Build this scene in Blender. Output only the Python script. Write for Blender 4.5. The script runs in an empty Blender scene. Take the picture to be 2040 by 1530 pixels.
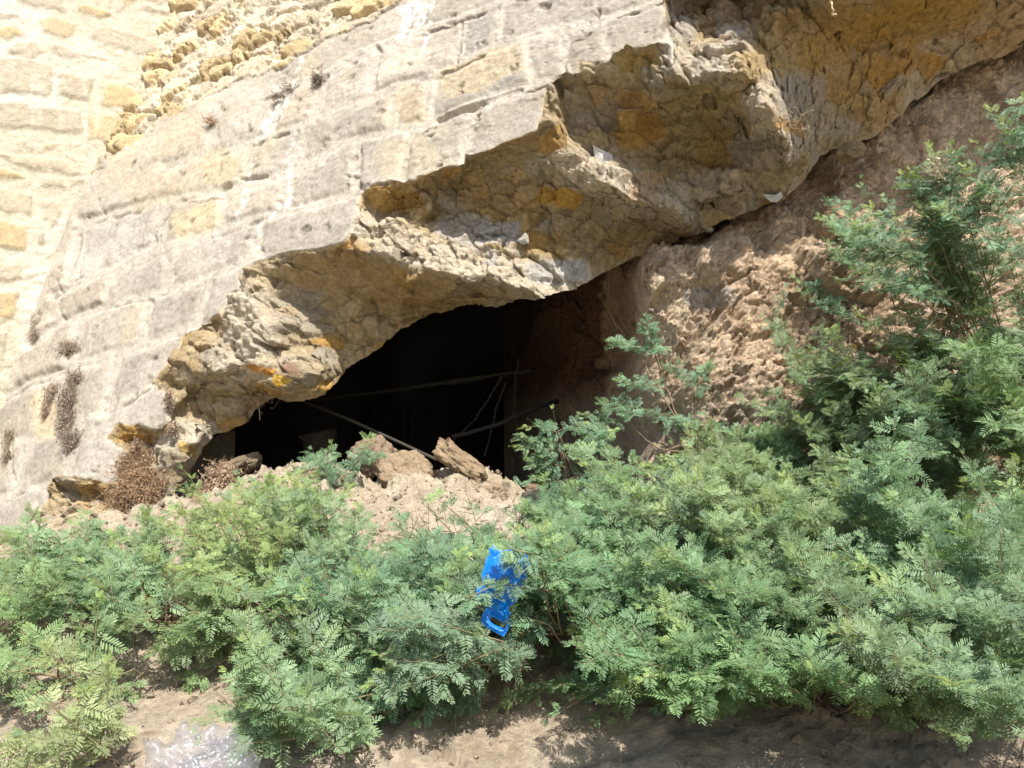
import bpy, math, random
import numpy as np
from mathutils import Vector
from mathutils.geometry import delaunay_2d_cdt
rng = np.random.default_rng(7); random.seed(7)
SC = bpy.context.scene
COL = SC.collection
# ------------------------------------------------------------------ camera, sky, sun, exposure
F = 1534.0; PITCH = math.radians(12.3)
cam = bpy.data.cameras.new('camera'); cam_o = bpy.data.objects.new('camera', cam); COL.objects.link(cam_o)
cam.sensor_width = 36; cam.lens = 36*F/2040; cam.clip_start = .05; cam.clip_end = 500
cam_o.location = (0, 0, 0); cam_o.rotation_euler = (math.pi/2 + PITCH, 0, 0)
SC.camera = cam_o
SUN_EL = math.radians(49); SUN_AZ = math.radians(13)      # azimuth: to the right of straight behind the camera
SUN = np.array([math.sin(SUN_AZ)*math.cos(SUN_EL), -math.cos(SUN_AZ)*math.cos(SUN_EL), math.sin(SUN_EL)])
w = bpy.data.worlds.new('World'); SC.world = w; w.use_nodes = True
nt = w.node_tree; sky = nt.nodes.new('ShaderNodeTexSky'); sky.sky_type = 'NISHITA'; sky.sun_disc = False
sky.sun_elevation = SUN_EL; sky.sun_rotation = math.pi - SUN_AZ
sky.dust_density = 1.5
bg = nt.nodes['Background']; nt.links.new(sky.outputs[0], bg.inputs[0]); bg.inputs[1].default_value = .12
sl = bpy.data.lights.new('sun', 'SUN'); sl.energy = 4.6; sl.angle = math.radians(.5); sl.color = (1, .955, .88)
so = bpy.data.objects.new('sun', sl); COL.objects.link(so)
so.rotation_euler = Vector(SUN).to_track_quat('Z', 'Y').to_euler()
SC.view_settings.view_transform = 'Standard'; SC.view_settings.look = 'None'
SC.view_settings.exposure = .80; SC.view_settings.gamma = 1
SC.cycles.max_bounces = 8; SC.cycles.diffuse_bounces = 4; SC.cycles.transparent_max_bounces = 12

# ------------------------------------------------------------------ maths helpers
FW = np.array([0, math.cos(PITCH), math.sin(PITCH)]); UP = np.array([0, -math.sin(PITCH), math.cos(PITCH)]); RT = np.array([1., 0, 0])
def ray(x, y):
    x = np.asarray(x, float); y = np.asarray(y, float)
    return RT*((x-1020)/F)[..., None] + FW + UP*((765-y)/F)[..., None]
def at(x, y, d): return ray(x, y)*np.asarray(d, float)[..., None]
def to_px(P):
    z = P@FW; return 1020+F*(P@RT)/z, 765-F*(P@UP)/z
def unit(v): v = np.array(v, float); return v/np.linalg.norm(v)
def smooth(a, b, x): t = np.clip((x-a)/(b-a), 0, 1); return t*t*(3-2*t)
def _h(i, j, k, s):
    n = (i.astype(np.int64)*374761393 + j.astype(np.int64)*668265263 + k.astype(np.int64)*2147483647 + s*1274126177) & 0xffffffff
    n = ((n ^ (n >> 13))*1274126177) & 0xffffffff
    n = ((n ^ (n >> 16))*2246822519) & 0xffffffff
    return ((n ^ (n >> 15)) & 0xffffff)/float(0xffffff)
def vnoise(P, s=0):
    f = np.floor(P); t = P-f; t = t*t*t*(t*(t*6-15)+10); f = f.astype(np.int64); r = 0
    for a in (0, 1):
        wa = t[:, 0] if a else 1-t[:, 0]
        for b in (0, 1):
            wb = t[:, 1] if b else 1-t[:, 1]
            for c in (0, 1):
                wc = t[:, 2] if c else 1-t[:, 2]
                r = r + wa*wb*wc*_h(f[:, 0]+a, f[:, 1]+b, f[:, 2]+c, s)
    return r*2-1
def fbm(P, sc, octs=4, s=0, g=.5):
    r = 0; a = 1; n = 0
    for o in range(octs):
        r = r + a*vnoise(P*sc*(2.03**o)+17.3*o, s+o); n += a; a *= g
    return r/n
def ridged(P, sc, octs=4, s=0):
    r = 0; a = 1; n = 0
    for o in range(octs):
        r = r + a*(1-np.abs(vnoise(P*sc*(2.1**o)+9.1*o, s+o))*2); n += a; a *= .5
    return r/n
def voronoi(P, sc, s=0):
    Q = P*sc; f = np.floor(Q).astype(np.int64); d1 = np.full(len(P), 9.); d2 = d1.copy(); cid = np.zeros(len(P)); up_ = np.zeros(len(P))
    for a in (-1, 0, 1):
        for b in (-1, 0, 1):
            for c in (-1, 0, 1):
                i, j, k = f[:, 0]+a, f[:, 1]+b, f[:, 2]+c
                dx = i+_h(i, j, k, s)-Q[:, 0]; dy = j+_h(i, j, k, s+1)-Q[:, 1]; dz = k+_h(i, j, k, s+2)-Q[:, 2]
                d = np.sqrt(dx*dx+dy*dy+dz*dz); m = d < d1
                d2 = np.where(m, d1, np.minimum(d2, d)); cid = np.where(m, _h(i, j, k, s+3), cid)
                up_ = np.where(m, dx*(2*_h(i, j, k, s+5)-1)+dy*(2*_h(i, j, k, s+6)-1)+dz*(2*_h(i, j, k, s+7)-1), up_); d1 = np.where(m, d, d1)
    return d1, d2, cid, up_
def in_poly(x, y, poly):
    r = np.zeros(x.shape, bool); n = len(poly)
    for i in range(n):
        x0, y0 = poly[i]; x1, y1 = poly[(i+1) % n]
        if y0 == y1: continue
        c = ((y0 > y) != (y1 > y)) & (x < (x1-x0)*(y-y0)/(y1-y0)+x0); r ^= c
    return r
def seg_dist(x, y, line, close=False):
    d = np.full(x.shape, 1e9); L = list(line)+([line[0]] if close else [])
    for (x0, y0), (x1, y1) in zip(L[:-1], L[1:]):
        vx, vy = x1-x0, y1-y0; t = np.clip(((x-x0)*vx+(y-y0)*vy)/(vx*vx+vy*vy+1e-9), 0, 1)
        d = np.minimum(d, np.hypot(x-x0-t*vx, y-y0-t*vy))
    return d
def raster_T(pts, x0, y0, nx, ny, st):
    """linear interpolation of scattered control values on a raster"""
    P = [Vector((p[0], p[1])) for p in pts]; val = np.array([p[2] for p in pts], float)
    v, e, f, ov, oe, of = delaunay_2d_cdt(P, [], [], 0, 1e-4)
    vv = np.array([val[o[0]] if o else 0 for o in ov]); V = np.array([(a.x, a.y) for a in v])
    G = np.zeros((ny, nx)); done = np.zeros((ny, nx), bool)
    for t in f:
        a, b, c = V[t[0]], V[t[1]], V[t[2]]
        i0 = max(0, int((min(a[0], b[0], c[0])-x0)/st)); i1 = min(nx, int((max(a[0], b[0], c[0])-x0)/st)+2)
        j0 = max(0, int((min(a[1], b[1], c[1])-y0)/st)); j1 = min(ny, int((max(a[1], b[1], c[1])-y0)/st)+2)
        if i0 >= i1 or j0 >= j1: continue
        X, Y = np.meshgrid(x0+np.arange(i0, i1)*st, y0+np.arange(j0, j1)*st)
        den = (b[1]-c[1])*(a[0]-c[0])+(c[0]-b[0])*(a[1]-c[1])
        if abs(den) < 1e-9: continue
        w0 = ((b[1]-c[1])*(X-c[0])+(c[0]-b[0])*(Y-c[1]))/den; w1 = ((c[1]-a[1])*(X-c[0])+(a[0]-c[0])*(Y-c[1]))/den; w2 = 1-w0-w1
        m = (w0 > -1e-6) & (w1 > -1e-6) & (w2 > -1e-6)
        z = w0*vv[t[0]]+w1*vv[t[1]]+w2*vv[t[2]]
        G[j0:j1, i0:i1][m] = z[m]; done[j0:j1, i0:i1][m] = True
    return G
def blur(G, n=1):
    for _ in range(n):
        p = np.pad(G, 1, mode='edge'); G = (p[:-2, 1:-1]+2*p[1:-1, 1:-1]+p[2:, 1:-1])/4
        p = np.pad(G, 1, mode='edge'); G = (p[1:-1, :-2]+2*p[1:-1, 1:-1]+p[1:-1, 2:])/4
    return G
def sample(G, x, y, x0, y0, st):
    ny, nx = G.shape; u = np.clip((x-x0)/st, 0, nx-1.001); v = np.clip((y-y0)/st, 0, ny-1.001)
    i = u.astype(int); j = v.astype(int); a = u-i; b = v-j
    return (G[j, i]*(1-a)+G[j, i+1]*a)*(1-b)+(G[j+1, i]*(1-a)+G[j+1, i+1]*a)*b

# ------------------------------------------------------------------ object helpers
def link_mesh(name, V, faces, mat, parent=None, color=None, smooth_=True, loc=None):
    """faces: (n,k) array or list of index tuples"""
    me = bpy.data.meshes.new(name); V = np.asarray(V, float)
    if parent is not None: loc = None; V = V-np.array(parent.location[:])
    if loc is not None: V = V-np.asarray(loc, float)
    if isinstance(faces, np.ndarray):
        n, k = faces.shape
        me.vertices.add(len(V)); me.vertices.foreach_set('co', V.astype(np.float32).ravel())
        me.loops.add(n*k); me.loops.foreach_set('vertex_index', faces.astype(np.int32).ravel())
        me.polygons.add(n); me.polygons.foreach_set('loop_start', np.arange(0, n*k, k, dtype=np.int32))
        me.update(calc_edges=True)
    else:
        me.from_pydata([tuple(v) for v in V], [], [tuple(f) for f in faces]); me.update()
    if color is not None:
        a = me.color_attributes.new('albedo', 'FLOAT_COLOR', 'POINT')
        c = np.ones((len(V), 4), np.float32); c[:, :color.shape[1]] = color; a.data.foreach_set('color', c.ravel())
    if smooth_: me.polygons.foreach_set('use_smooth', np.ones(len(me.polygons), bool))
    me.materials.append(mat)
    o = bpy.data.objects.new(name, me); COL.objects.link(o)
    if loc is not None: o.location = tuple(loc)
    if parent is not None:
        o.parent = parent
    return o
def tag(o, label=None, cat=None, group=None, kind=None):
    if label: o['label'] = label
    if cat: o['category'] = cat
    if group: o['group'] = group
    if kind: o['kind'] = kind
    return o
def empty(name, loc, label, cat, group=None):
    o = bpy.data.objects.new(name, None); o.location = tuple(loc); o.empty_display_size = .05; COL.objects.link(o)
    return tag(o, label, cat, group)
def grid_faces(nr, nc):
    i = np.arange(nr-1)[:, None]*nc+np.arange(nc-1)[None, :]; i = i.ravel()
    return np.stack([i, i+nc, i+nc+1, i+1], 1)
def compact(V, Fc, C=None):
    u, inv = np.unique(Fc.ravel(), return_inverse=True)
    return V[u], inv.reshape(Fc.shape), (None if C is None else C[u])
class TubeSet:
    def __init__(s): s.V = []; s.F = []; s.C = []; s.n = 0
    def add(s, pts, r0, r1=None, k=6, c=(1, 1, 1), wob=0, taper=1.0):
        pts = np.asarray(pts, float); n = len(pts); r1 = r0 if r1 is None else r1
        t = np.gradient(pts, axis=0); t /= np.linalg.norm(t, axis=1)[:, None]+1e-12
        ref = np.array([.3, .2, .93]); ref = np.where(np.abs(t@ref)[:, None] > .95, np.array([1., 0, 0]), ref)
        a = np.cross(t, ref); a /= np.linalg.norm(a, axis=1)[:, None]; b = np.cross(t, a)
        u = np.linspace(0, 1, n)**taper; r = r0+(r1-r0)*u
        if wob: r = r*(1+wob*rng.uniform(-1, 1, n))
        th = np.arange(k)*2*math.pi/k
        ring = pts[:, None, :]+r[:, None, None]*(np.cos(th)[None, :, None]*a[:, None, :]+np.sin(th)[None, :, None]*b[:, None, :])
        base = s.n; s.V.append(ring.reshape(-1, 3)); s.C.append(np.tile(np.array(c, float), (n*k, 1)))
        i = np.arange(n-1)[:, None]*k; j = np.arange(k)[None, :]; j2 = (j+1) % k
        s.F.append((base+np.stack([i+j, i+j2, i+k+j2, i+k+j], -1)).reshape(-1, 4)); s.n += n*k
        if k >= 5:
            for e in (0, n-1):
                s.V.append(pts[e][None]+(t[e]*(r[e]*.3)*(1 if e else -1))[None]); s.C.append(np.array([c], float)); ci = s.n; s.n += 1
                o = base+e*k; s.F.append(np.array([[o+q, o+(q+1) % k, ci, ci] for q in range(k)]))
    def build(s, name, mat, parent=None, loc=None):
        V = np.concatenate(s.V); Fq = np.concatenate(s.F)
        tri = Fq[:, 2] == Fq[:, 3]; faces = [tuple(f) for f in Fq[~tri]]+[tuple(f[:3]) for f in Fq[tri]]
        if not tri.any(): faces = Fq
        return link_mesh(name, V, faces, mat, parent, np.concatenate(s.C), True, loc)
def curve_pts(ctrl, n=14, jit=0):
    c = np.asarray(ctrl, float); m = len(c); t = np.linspace(0, m-1, n); i = np.clip(t.astype(int), 0, m-2); f = (t-i)[:, None]
    p0 = c[np.clip(i-1, 0, m-1)]; p1 = c[i]; p2 = c[i+1]; p3 = c[np.clip(i+2, 0, m-1)]
    r = .5*((2*p1)+(-p0+p2)*f+(2*p0-5*p1+4*p2-p3)*f*f+(-p0+3*p1-3*p2+p3)*f**3)
    if jit: r[1:-1] += rng.normal(0, jit, r[1:-1].shape)
    return r

# ------------------------------------------------------------------ materials
def mat_base(name, rough=.9):
    m = bpy.data.materials.new(name); m.use_nodes = True; n = m.node_tree; b = n.nodes['Principled BSDF']
    b.inputs['Roughness'].default_value = rough; b.inputs['Specular IOR Level'].default_value = .25
    return m, n, b
def rock_mat(name, bumps=((30, .012), (110, .004)), var=.35, rough=.95, speck=.0, crack=None):
    m, n, b = mat_base(name, rough); L = n.links.new
    at_ = n.nodes.new('ShaderNodeAttribute'); at_.attribute_name = 'albedo'
    tc = n.nodes.new('ShaderNodeTexCoord')
    n1 = n.nodes.new('ShaderNodeTexNoise'); n1.inputs['Scale'].default_value = 38; n1.inputs['Detail'].default_value = 8; n1.inputs['Roughness'].default_value = .65
    L(tc.outputs['Object'], n1.inputs['Vector'])
    mr = n.nodes.new('ShaderNodeMapRange'); mr.inputs['From Min'].default_value = .25; mr.inputs['From Max'].default_value = .75
    mr.inputs['To Min'].default_value = 1-var; mr.inputs['To Max'].default_value = 1+var; L(n1.outputs['Fac'], mr.inputs['Value'])
    mx = n.nodes.new('ShaderNodeMix'); mx.data_type = 'RGBA'; mx.blend_type = 'MULTIPLY'; mx.inputs[0].default_value = 1
    L(at_.outputs['Color'], mx.inputs[6]); L(mr.outputs[0], mx.inputs[7]); out = mx.outputs[2]
    if speck:
        n2 = n.nodes.new('ShaderNodeTexNoise'); n2.inputs['Scale'].default_value = 95; n2.inputs['Detail'].default_value = 5; L(tc.outputs['Object'], n2.inputs['Vector'])
        r2 = n.nodes.new('ShaderNodeMapRange'); r2.inputs['From Min'].default_value = .6; r2.inputs['From Max'].default_value = .74; r2.inputs['To Max'].default_value = speck
        L(n2.outputs['Fac'], r2.inputs['Value'])
        m2 = n.nodes.new('ShaderNodeMix'); m2.data_type = 'RGBA'; m2.inputs[7].default_value = (.72, .66, .56, 1); L(r2.outputs[0], m2.inputs[0]); L(out, m2.inputs[6]); out = m2.outputs[2]
    L(out, b.inputs['Base Color']); prev = None
    for sc_, dist in bumps:
        nn = n.nodes.new('ShaderNodeTexNoise'); nn.inputs['Scale'].default_value = sc_; nn.inputs['Detail'].default_value = 9; nn.inputs['Roughness'].default_value = .68
        L(tc.outputs['Object'], nn.inputs['Vector'])
        bp = n.nodes.new('ShaderNodeBump'); bp.inputs['Distance'].default_value = dist; bp.inputs['Strength'].default_value = 1
        L(nn.outputs['Fac'], bp.inputs['Height'])
        if prev: L(prev.outputs[0], bp.inputs['Normal'])
        prev = bp
    if crack:
        vo = n.nodes.new('ShaderNodeTexVoronoi'); vo.feature = 'DISTANCE_TO_EDGE'; vo.inputs['Scale'].default_value = crack[0]
        wn = n.nodes.new('ShaderNodeTexNoise'); wn.inputs['Scale'].default_value = crack[0]*1.3; wn.inputs['Detail'].default_value = 5; L(tc.outputs['Object'], wn.inputs['Vector'])
        vm = n.nodes.new('ShaderNodeVectorMath'); vm.operation = 'MULTIPLY_ADD'; L(wn.outputs['Color'], vm.inputs[0]); vm.inputs[1].default_value = (crack[1],)*3; L(tc.outputs['Object'], vm.inputs[2])
        L(vm.outputs[0], vo.inputs['Vector'])
        cr = n.nodes.new('ShaderNodeMapRange'); cr.inputs['From Max'].default_value = .06; L(vo.outputs['Distance'], cr.inputs['Value'])
        bp = n.nodes.new('ShaderNodeBump'); bp.inputs['Distance'].default_value = crack[2]; bp.inputs['Strength'].default_value = 1
        L(cr.outputs[0], bp.inputs['Height']); L(prev.outputs[0], bp.inputs['Normal']); prev = bp
    L(prev.outputs[0], b.inputs['Normal'])
    return m
M_face = rock_mat('weathered_facing', ((26, .010), (120, .0045)), .26, speck=.35)
M_core = rock_mat('rubble_mortar', ((14, .035), (60, .018)), .38, speck=.25)
M_side = rock_mat('pale_limestone', ((20, .016), (90, .005)), .28, speck=.2)
M_earth = rock_mat('clay_earth', ((12, .035), (50, .020), (160, .006)), .30, crack=(13, .25, .006))
M_ground = rock_mat('dusty_soil', ((9, .05), (45, .030), (150, .007)), .32, speck=.2)
M_rock = rock_mat('clod_rock', ((16, .05), (60, .025), (150, .006)), .34, speck=.2)

def tube_mat(name, rough=.8, bump=.002):
    m, n, b = mat_base(name, rough); L = n.links.new
    a = n.nodes.new('ShaderNodeAttribute'); a.attribute_name = 'albedo'
    tc = n.nodes.new('ShaderNodeTexCoord'); nn = n.nodes.new('ShaderNodeTexNoise'); nn.inputs['Scale'].default_value = 60; nn.inputs['Detail'].default_value = 6
    L(tc.outputs['Object'], nn.inputs['Vector'])
    mr = n.nodes.new('ShaderNodeMapRange'); mr.inputs['To Min'].default_value = .55; mr.inputs['To Max'].default_value = 1.4; L(nn.outputs['Fac'], mr.inputs['Value'])
    mx = n.nodes.new('ShaderNodeMix'); mx.data_type = 'RGBA'; mx.blend_type = 'MULTIPLY'; mx.inputs[0].default_value = 1
    L(a.outputs['Color'], mx.inputs[6]); L(mr.outputs[0], mx.inputs[7]); L(mx.outputs[2], b.inputs['Base Color'])
    bp = n.nodes.new('ShaderNodeBump'); bp.inputs['Distance'].default_value = bump; L(nn.outputs['Fac'], bp.inputs['Height']); L(bp.outputs[0], b.inputs['Normal'])
    return m
M_wood = tube_mat('bark'); M_dry = tube_mat('dry_stalk', .9)
def leaf_mat():
    m, n, b = mat_base('leaflet', .55); L = n.links.new
    a = n.nodes.new('ShaderNodeAttribute'); a.attribute_name = 'albedo'
    L(a.outputs['Color'], b.inputs['Base Color']); b.inputs['Specular IOR Level'].default_value = .4
    tr = n.nodes.new('ShaderNodeBsdfTranslucent'); mx = n.nodes.new('ShaderNodeMixShader'); mx.inputs[0].default_value = .3
    hs = n.nodes.new('ShaderNodeMix'); hs.data_type = 'RGBA'; hs.blend_type = 'MULTIPLY'; hs.inputs[0].default_value = 1; hs.inputs[7].default_value = (1.3, 1.3, .6, 1)
    L(a.outputs['Color'], hs.inputs[6]); L(hs.outputs[2], tr.inputs['Color'])
    L(b.outputs[0], mx.inputs[1]); L(tr.outputs[0], mx.inputs[2]); L(mx.outputs[0], n.nodes['Material Output'].inputs['Surface'])
    return m
M_leaf = leaf_mat()

# ------------------------------------------------------------------ the big wall: battered masonry face and the rubble core under it
NM = unit([-.5, -.87, .24]); PM = at(700, 350, 4.3)
def d_plane(N, P0, x, y): a = N@P0; return a/np.minimum(ray(x, y)@N, a/13.0)
NL = unit([.42, -.91, .2]); PL = at(182, 335, d_plane(NM, PM, 182, 335))
E_face = [(-400, 1330), (0, 1150), (60, 1080), (102, 955), (125, 945), (170, 957), (229, 966), (258, 935), (261, 899), (212, 874), (236, 842), (275, 848), (311, 853), (338, 835), (346, 805), (330, 778),
          (302, 762), (321, 742), (345, 712), (372, 668), (402, 652), (425, 640), (441, 631), (455, 605), (459, 585), (473, 581), (483, 553), (497, 537), (526, 517), (560, 508), (600, 502), (650, 496), (690, 488),
          (708, 462), (714, 425), (719, 385), (755, 370), (789, 360), (849, 353), (880, 338), (927, 328), (932, 310), (975, 298), (1015, 279), (1065, 265), (1078, 225), (1086, 187), (1089, 173), (1114, 152), (1149, 150),
          (1153, 126), (1180, 124), (1206, 122), (1230, 106), (1270, 92), (1315, 81), (1336, 141), (1340, 90), (1325, 30), (1322, 0), (1300, -200), (1270, -800)]
G_top = [(-400, 760), (0, 760), (100, 505), (185, 345), (262, 292), (330, 235), (390, 200), (470, 160), (560, 130), (620, 92), (680, 62), (735, 40), (790, 0), (900, -60), (1100, -170), (1270, -800)]
face_poly = E_face+G_top[::-1][1:]
LIP = [(-400, 1400), (0, 1190), (100, 1100), (250, 1050), (330, 1010), (352, 982), (380, 940), (405, 905), (430, 872), (480, 850), (505, 825), (522, 805), (560, 797), (600, 800), (635, 795), (662, 778), (675, 755), (690, 735), (740, 708), (765, 690), (800, 655), (835, 640),
       (870, 625), (905, 618), (960, 605), (980, 612), (992, 618), (1010, 606), (1060, 598), (1110, 582), (1150, 572), (1180, 560), (1230, 530), (1290, 508), (1320, 495), (1350, 482), (1380, 470), (1450, 440), (1495, 425), (1530, 405), (1560, 398), (1600, 368), (1620, 340), (1640, 310), (1680, 292), (1740, 275),
       (1790, 235), (1840, 190), (1870, 165), (1900, 150), (2040, 90), (2200, 30), (2500, -100)]
ctl = [(x, y, 0.) for x, y in E_face]+[(x, y, 0.) for x, y in G_top]
# points a little inside the facing keep it flat
ctl += [(x, y, 0) for x, y in [(200, 600), (300, 450), (500, 400), (500, 250), (700, 350), (900, 250), (900, 100), (1100, 50), (1200, 50), (1000, 180), (300, 650), (150, 800), (250, 720), (60, 950), (400, 600), (700, 200), (-200, 1000), (1200, -200), (1250, -60), (640, 440), (1000, 0), (1000, -100), (1180, -400)]]
ctl += [(950, 338, .22), (1000, 345, .30), (1090, 332, .30), (1110, 255, .12), (1140, 312, .28), (1062, 272, .05), (1108, 200, .10), (1122, 185, .22),
        (742, 428, .18), (760, 433, .26), (800, 429, .34), (845, 404, .34), (868, 385, .24), (800, 392, .22), (760, 395, .08), (800, 441, .17), (860, 410, .22),
        (738, 446, .10), (760, 458, .16), (810, 482, .24), (850, 498, .3), (905, 507, .37), (960, 512, .5), (1050, 556, .60), (1120, 579, .74), (1000, 520, .5), (1020, 495, .52), (900, 470, .42), (830, 450, .3), (950, 450, .55),
        (700, 496, .02), (730, 506, .06), (770, 522, .12), (860, 539, .24), (905, 544, .3), (950, 552, .37), (1000, 562, .45), (1040, 578, .52), (1072, 592, .62),
        (560, 600, .30), (540, 560, .16), (600, 545, .22), (700, 540, .28), (800, 570, .36), (900, 585, .5), (640, 620, .52), (600, 690, .42), (562, 700, .30), (700, 660, .68), (760, 620, .7), (850, 600, .62), (690, 600, .5), (640, 700, .55), (545, 610, .2), (700, 590, .5),
        (510, 600, .05), (530, 630, .07), (548, 660, .10), (562, 690, .15), (495, 560, .02), (500, 620, .03), (470, 640, .04),
        (415, 662, .07), (436, 655, .17), (455, 680, .18), (425, 680, .05), (480, 670, .05), (480, 700, .07), (430, 710, .05), (520, 690, .09), (500, 725, .10), (545, 740, .16), (590, 715, .3), (600, 755, .3), (640, 740, .42), (400, 745, .04), (450, 755, .07), (520, 770, .2), (560, 780, .28), (360, 740, .03), (380, 700, .0),
        (345, 770, .14), (380, 775, .16), (395, 800, .3), (450, 800, .36), (490, 820, .46), (480, 846, .5), (430, 850, .42), (385, 835, .28), (360, 825, .2), (430, 780, .24), (480, 785, .34),
        (350, 852, .10), (380, 858, .16), (415, 862, .25), (400, 890, .2), (360, 900, .10), (340, 930, .12), (375, 925, .22), (345, 970, .2), (420, 878, .32),
        (240, 872, .10), (280, 885, .25), (320, 890, .25), (335, 905, .2), (300, 925, .2), (270, 945, .15), (300, 980, .18), (250, 990, .15), (310, 865, .12),
        (120, 968, .14), (160, 985, .25), (205, 998, .25), (232, 985, .18), (180, 1020, .12), (120, 1010, .1), (60, 1110, .05), (250, 1030, .15),
        (1290, 146, .2), (1240, 138, .12), (1255, 118, .09), (1330, 143, .12), (1310, 110, .1), (1170, 148, .03), (1200, 150, .08),
        (1345, 82, .10), (1350, 40, .2), (1400, 73, .26), (1460, 68, .34), (1480, 95, .22), (1500, 140, .26), (1480, 148, .2), (1440, 152, .15), (1400, 160, .14), (1360, 168, .13), (1335, 175, .14), (1370, 110, .14), (1430, 105, .2), (1390, 30, .42), (1390, -45, .0), (1340, -60, .0), (1450, -60, .02), (1350, -200, -.02), (1500, -90, .0), (1600, -110, .02), (1750, -130, .08),
        (1160, 185, .2), (1130, 215, .26), (1200, 240, .44), (1150, 270, .38), (1260, 215, .4), (1300, 250, .6), (1400, 240, .6), (1460, 205, .45), (1490, 240, .5), (1510, 235, .36), (1522, 180, .34), (1545, 235, .4), (1560, 170, .6), (1530, 100, .45),
        (1200, 318, .5), (1250, 310, .62), (1330, 330, .78), (1420, 335, .98), (1480, 310, .96), (1525, 285, .55), (1560, 285, .58), (1585, 300, .75), (1570, 335, .8), (1500, 290, .6),
        (1165, 332, .34), (1240, 358, .46), (1300, 350, .66), (1345, 362, .84), (1370, 395, .84), (1290, 385, .60),
        (1180, 352, .28), (1225, 378, .34), (1270, 402, .52), (1330, 418, .68), (1370, 436, .80),
        (1385, 365, .96), (1420, 350, 1.0), (1470, 345, 1.0), (1400, 390, .90), (1440, 382, .90), (1478, 380, .93), (1400, 415, 1.06), (1460, 412, 1.12),
        (1500, 300, .86), (1545, 300, .80), (1500, 340, .96), (1545, 345, .93), (1520, 375, 1.0), (1556, 392, 1.08), (1585, 345, 1.02), (1490, 385, 1.04),
        (1000, 375, .44), (900, 375, .36), (940, 405, .5), (1000, 440, .6), (1045, 475, .56), (1065, 500, .66), (1100, 400, .6), (1150, 470, .84), (1200, 430, .78), (1100, 520, .72), (1300, 460, 1.0), (1230, 490, 1.0), (1150, 380, .46), (1060, 420, .56), (1180, 520, .86), (880, 430, .44), (1040, 530, .6),
        (1600, 140, .75), (1570, 0, .5), (1700, 110, 1.0), (1800, 0, .75), (1680, 220, 1.18), (1610, 240, .95), (1820, 90, 1.2), (1960, 30, 1.2), (1640, 60, .7), (1740, 180, 1.2), (1450, 10, .48), (1500, 40, .56), (1900, 90, 1.35),
        (1400, -250, -.02), (1550, -200, .0), (1800, -250, .1), (2040, -300, .2), (2500, -500, .8), (2040, -60, 1.0), (2300, -150, 1.4), (1500, -500, 0), (2000, -600, .1), (2500, -900, .2), (1300, -900, 0), (-500, -900, .2), (-500, 200, .2), (-500, 1500, .1), (2600, 0, 2.0), (600, -900, .2)]
lipT = {-400: .1, 0: .05, 100: .1, 250: .18, 330: .2, 352: .26, 380: .32, 405: .34, 430: .45, 480: .54, 505: .55, 522: .56, 560: .5, 600: .5, 635: .55, 662: .62, 675: .68, 690: .74, 740: .8, 765: .82, 800: .88, 835: .92, 870: .9, 905: .88, 960: .84, 980: .85, 992: .84, 1010: .84, 1060: .78, 1110: .8, 1150: .84, 1180: .9,
        1230: 1.08, 1290: 1.14, 1320: 1.18, 1350: 1.16, 1380: 1.12, 1450: 1.14, 1495: 1.06, 1530: 1.12, 1560: 1.12, 1600: 1.15, 1620: 1.12, 1640: 1.18, 1680: 1.26, 1740: 1.34, 1790: 1.42, 1840: 1.48, 1870: 1.5, 1900: 1.5, 2040: 1.55, 2200: 1.6, 2500: 1.9}
ctl += [(x, y, lipT[x]) for x, y in LIP]+[(x, y+60, lipT[x]+.02) for x, y in LIP]
# eroded band above the top edge of the facing: rubble set back
ctl += [(x-14, y-26, .10) for x, y in G_top[3:13]]+[(x-60, y-110, .22) for x, y in G_top[4:13]]+[(300, 0, .3), (500, -200, .3), (850, -200, .2)]
RX, RY, RS = -420, -920, 4
T_r = blur(raster_T(ctl, RX, RY, 740, 620, RS), 1)
xs = np.concatenate([np.arange(-380, -12, 16), np.arange(-12, 2052, 3.), np.arange(2052, 2480, 16)])
lipx = np.array([p[0] for p in LIP]); lipy = np.array([p[1] for p in LIP])
yl = np.interp(xs, lipx, lipy)+6*fbm(np.stack([xs/26, 0*xs, 0*xs], 1), 1, 3, 5)+2.2*fbm(np.stack([xs/6, 0*xs, 0*xs], 1), 1, 2, 8)
NR1, NR2 = 36, 400
rows = []
for k in range(NR1): rows.append(np.full(len(xs), -860+(840)*k/NR1))
for k in range(NR2): rows.append(-20+(yl+20)*(k/(NR2-1)))
Yg = np.array(rows); Xg = np.tile(xs, (len(rows), 1)); nr, nc = Yg.shape
x = Xg.ravel(); y = Yg.ravel()
T = sample(T_r, x, y, RX, RY, RS)
Pb = at(x, y, d_plane(NM, PM, x, y)+T)
# wobble the outline of the facing with noise so that it breaks raggedly
wx = x+9*fbm(Pb, 9, 3, 11); wy = y+9*fbm(Pb, 9, 3, 21)
inside = in_poly(wx, wy, face_poly); dE = seg_dist(wx, wy, E_face); dG = seg_dist(wx, wy, G_top)
core = np.where(inside, 0., 1.); soft = smooth(0, 14, np.minimum(dE, dG))
Tw = sample(T_r, wx, wy, RX, RY, RS)
above = (~inside) & (wy < np.interp(wx, [p[0] for p in G_top], [p[1] for p in G_top])) & (wx < 1290)
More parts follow.
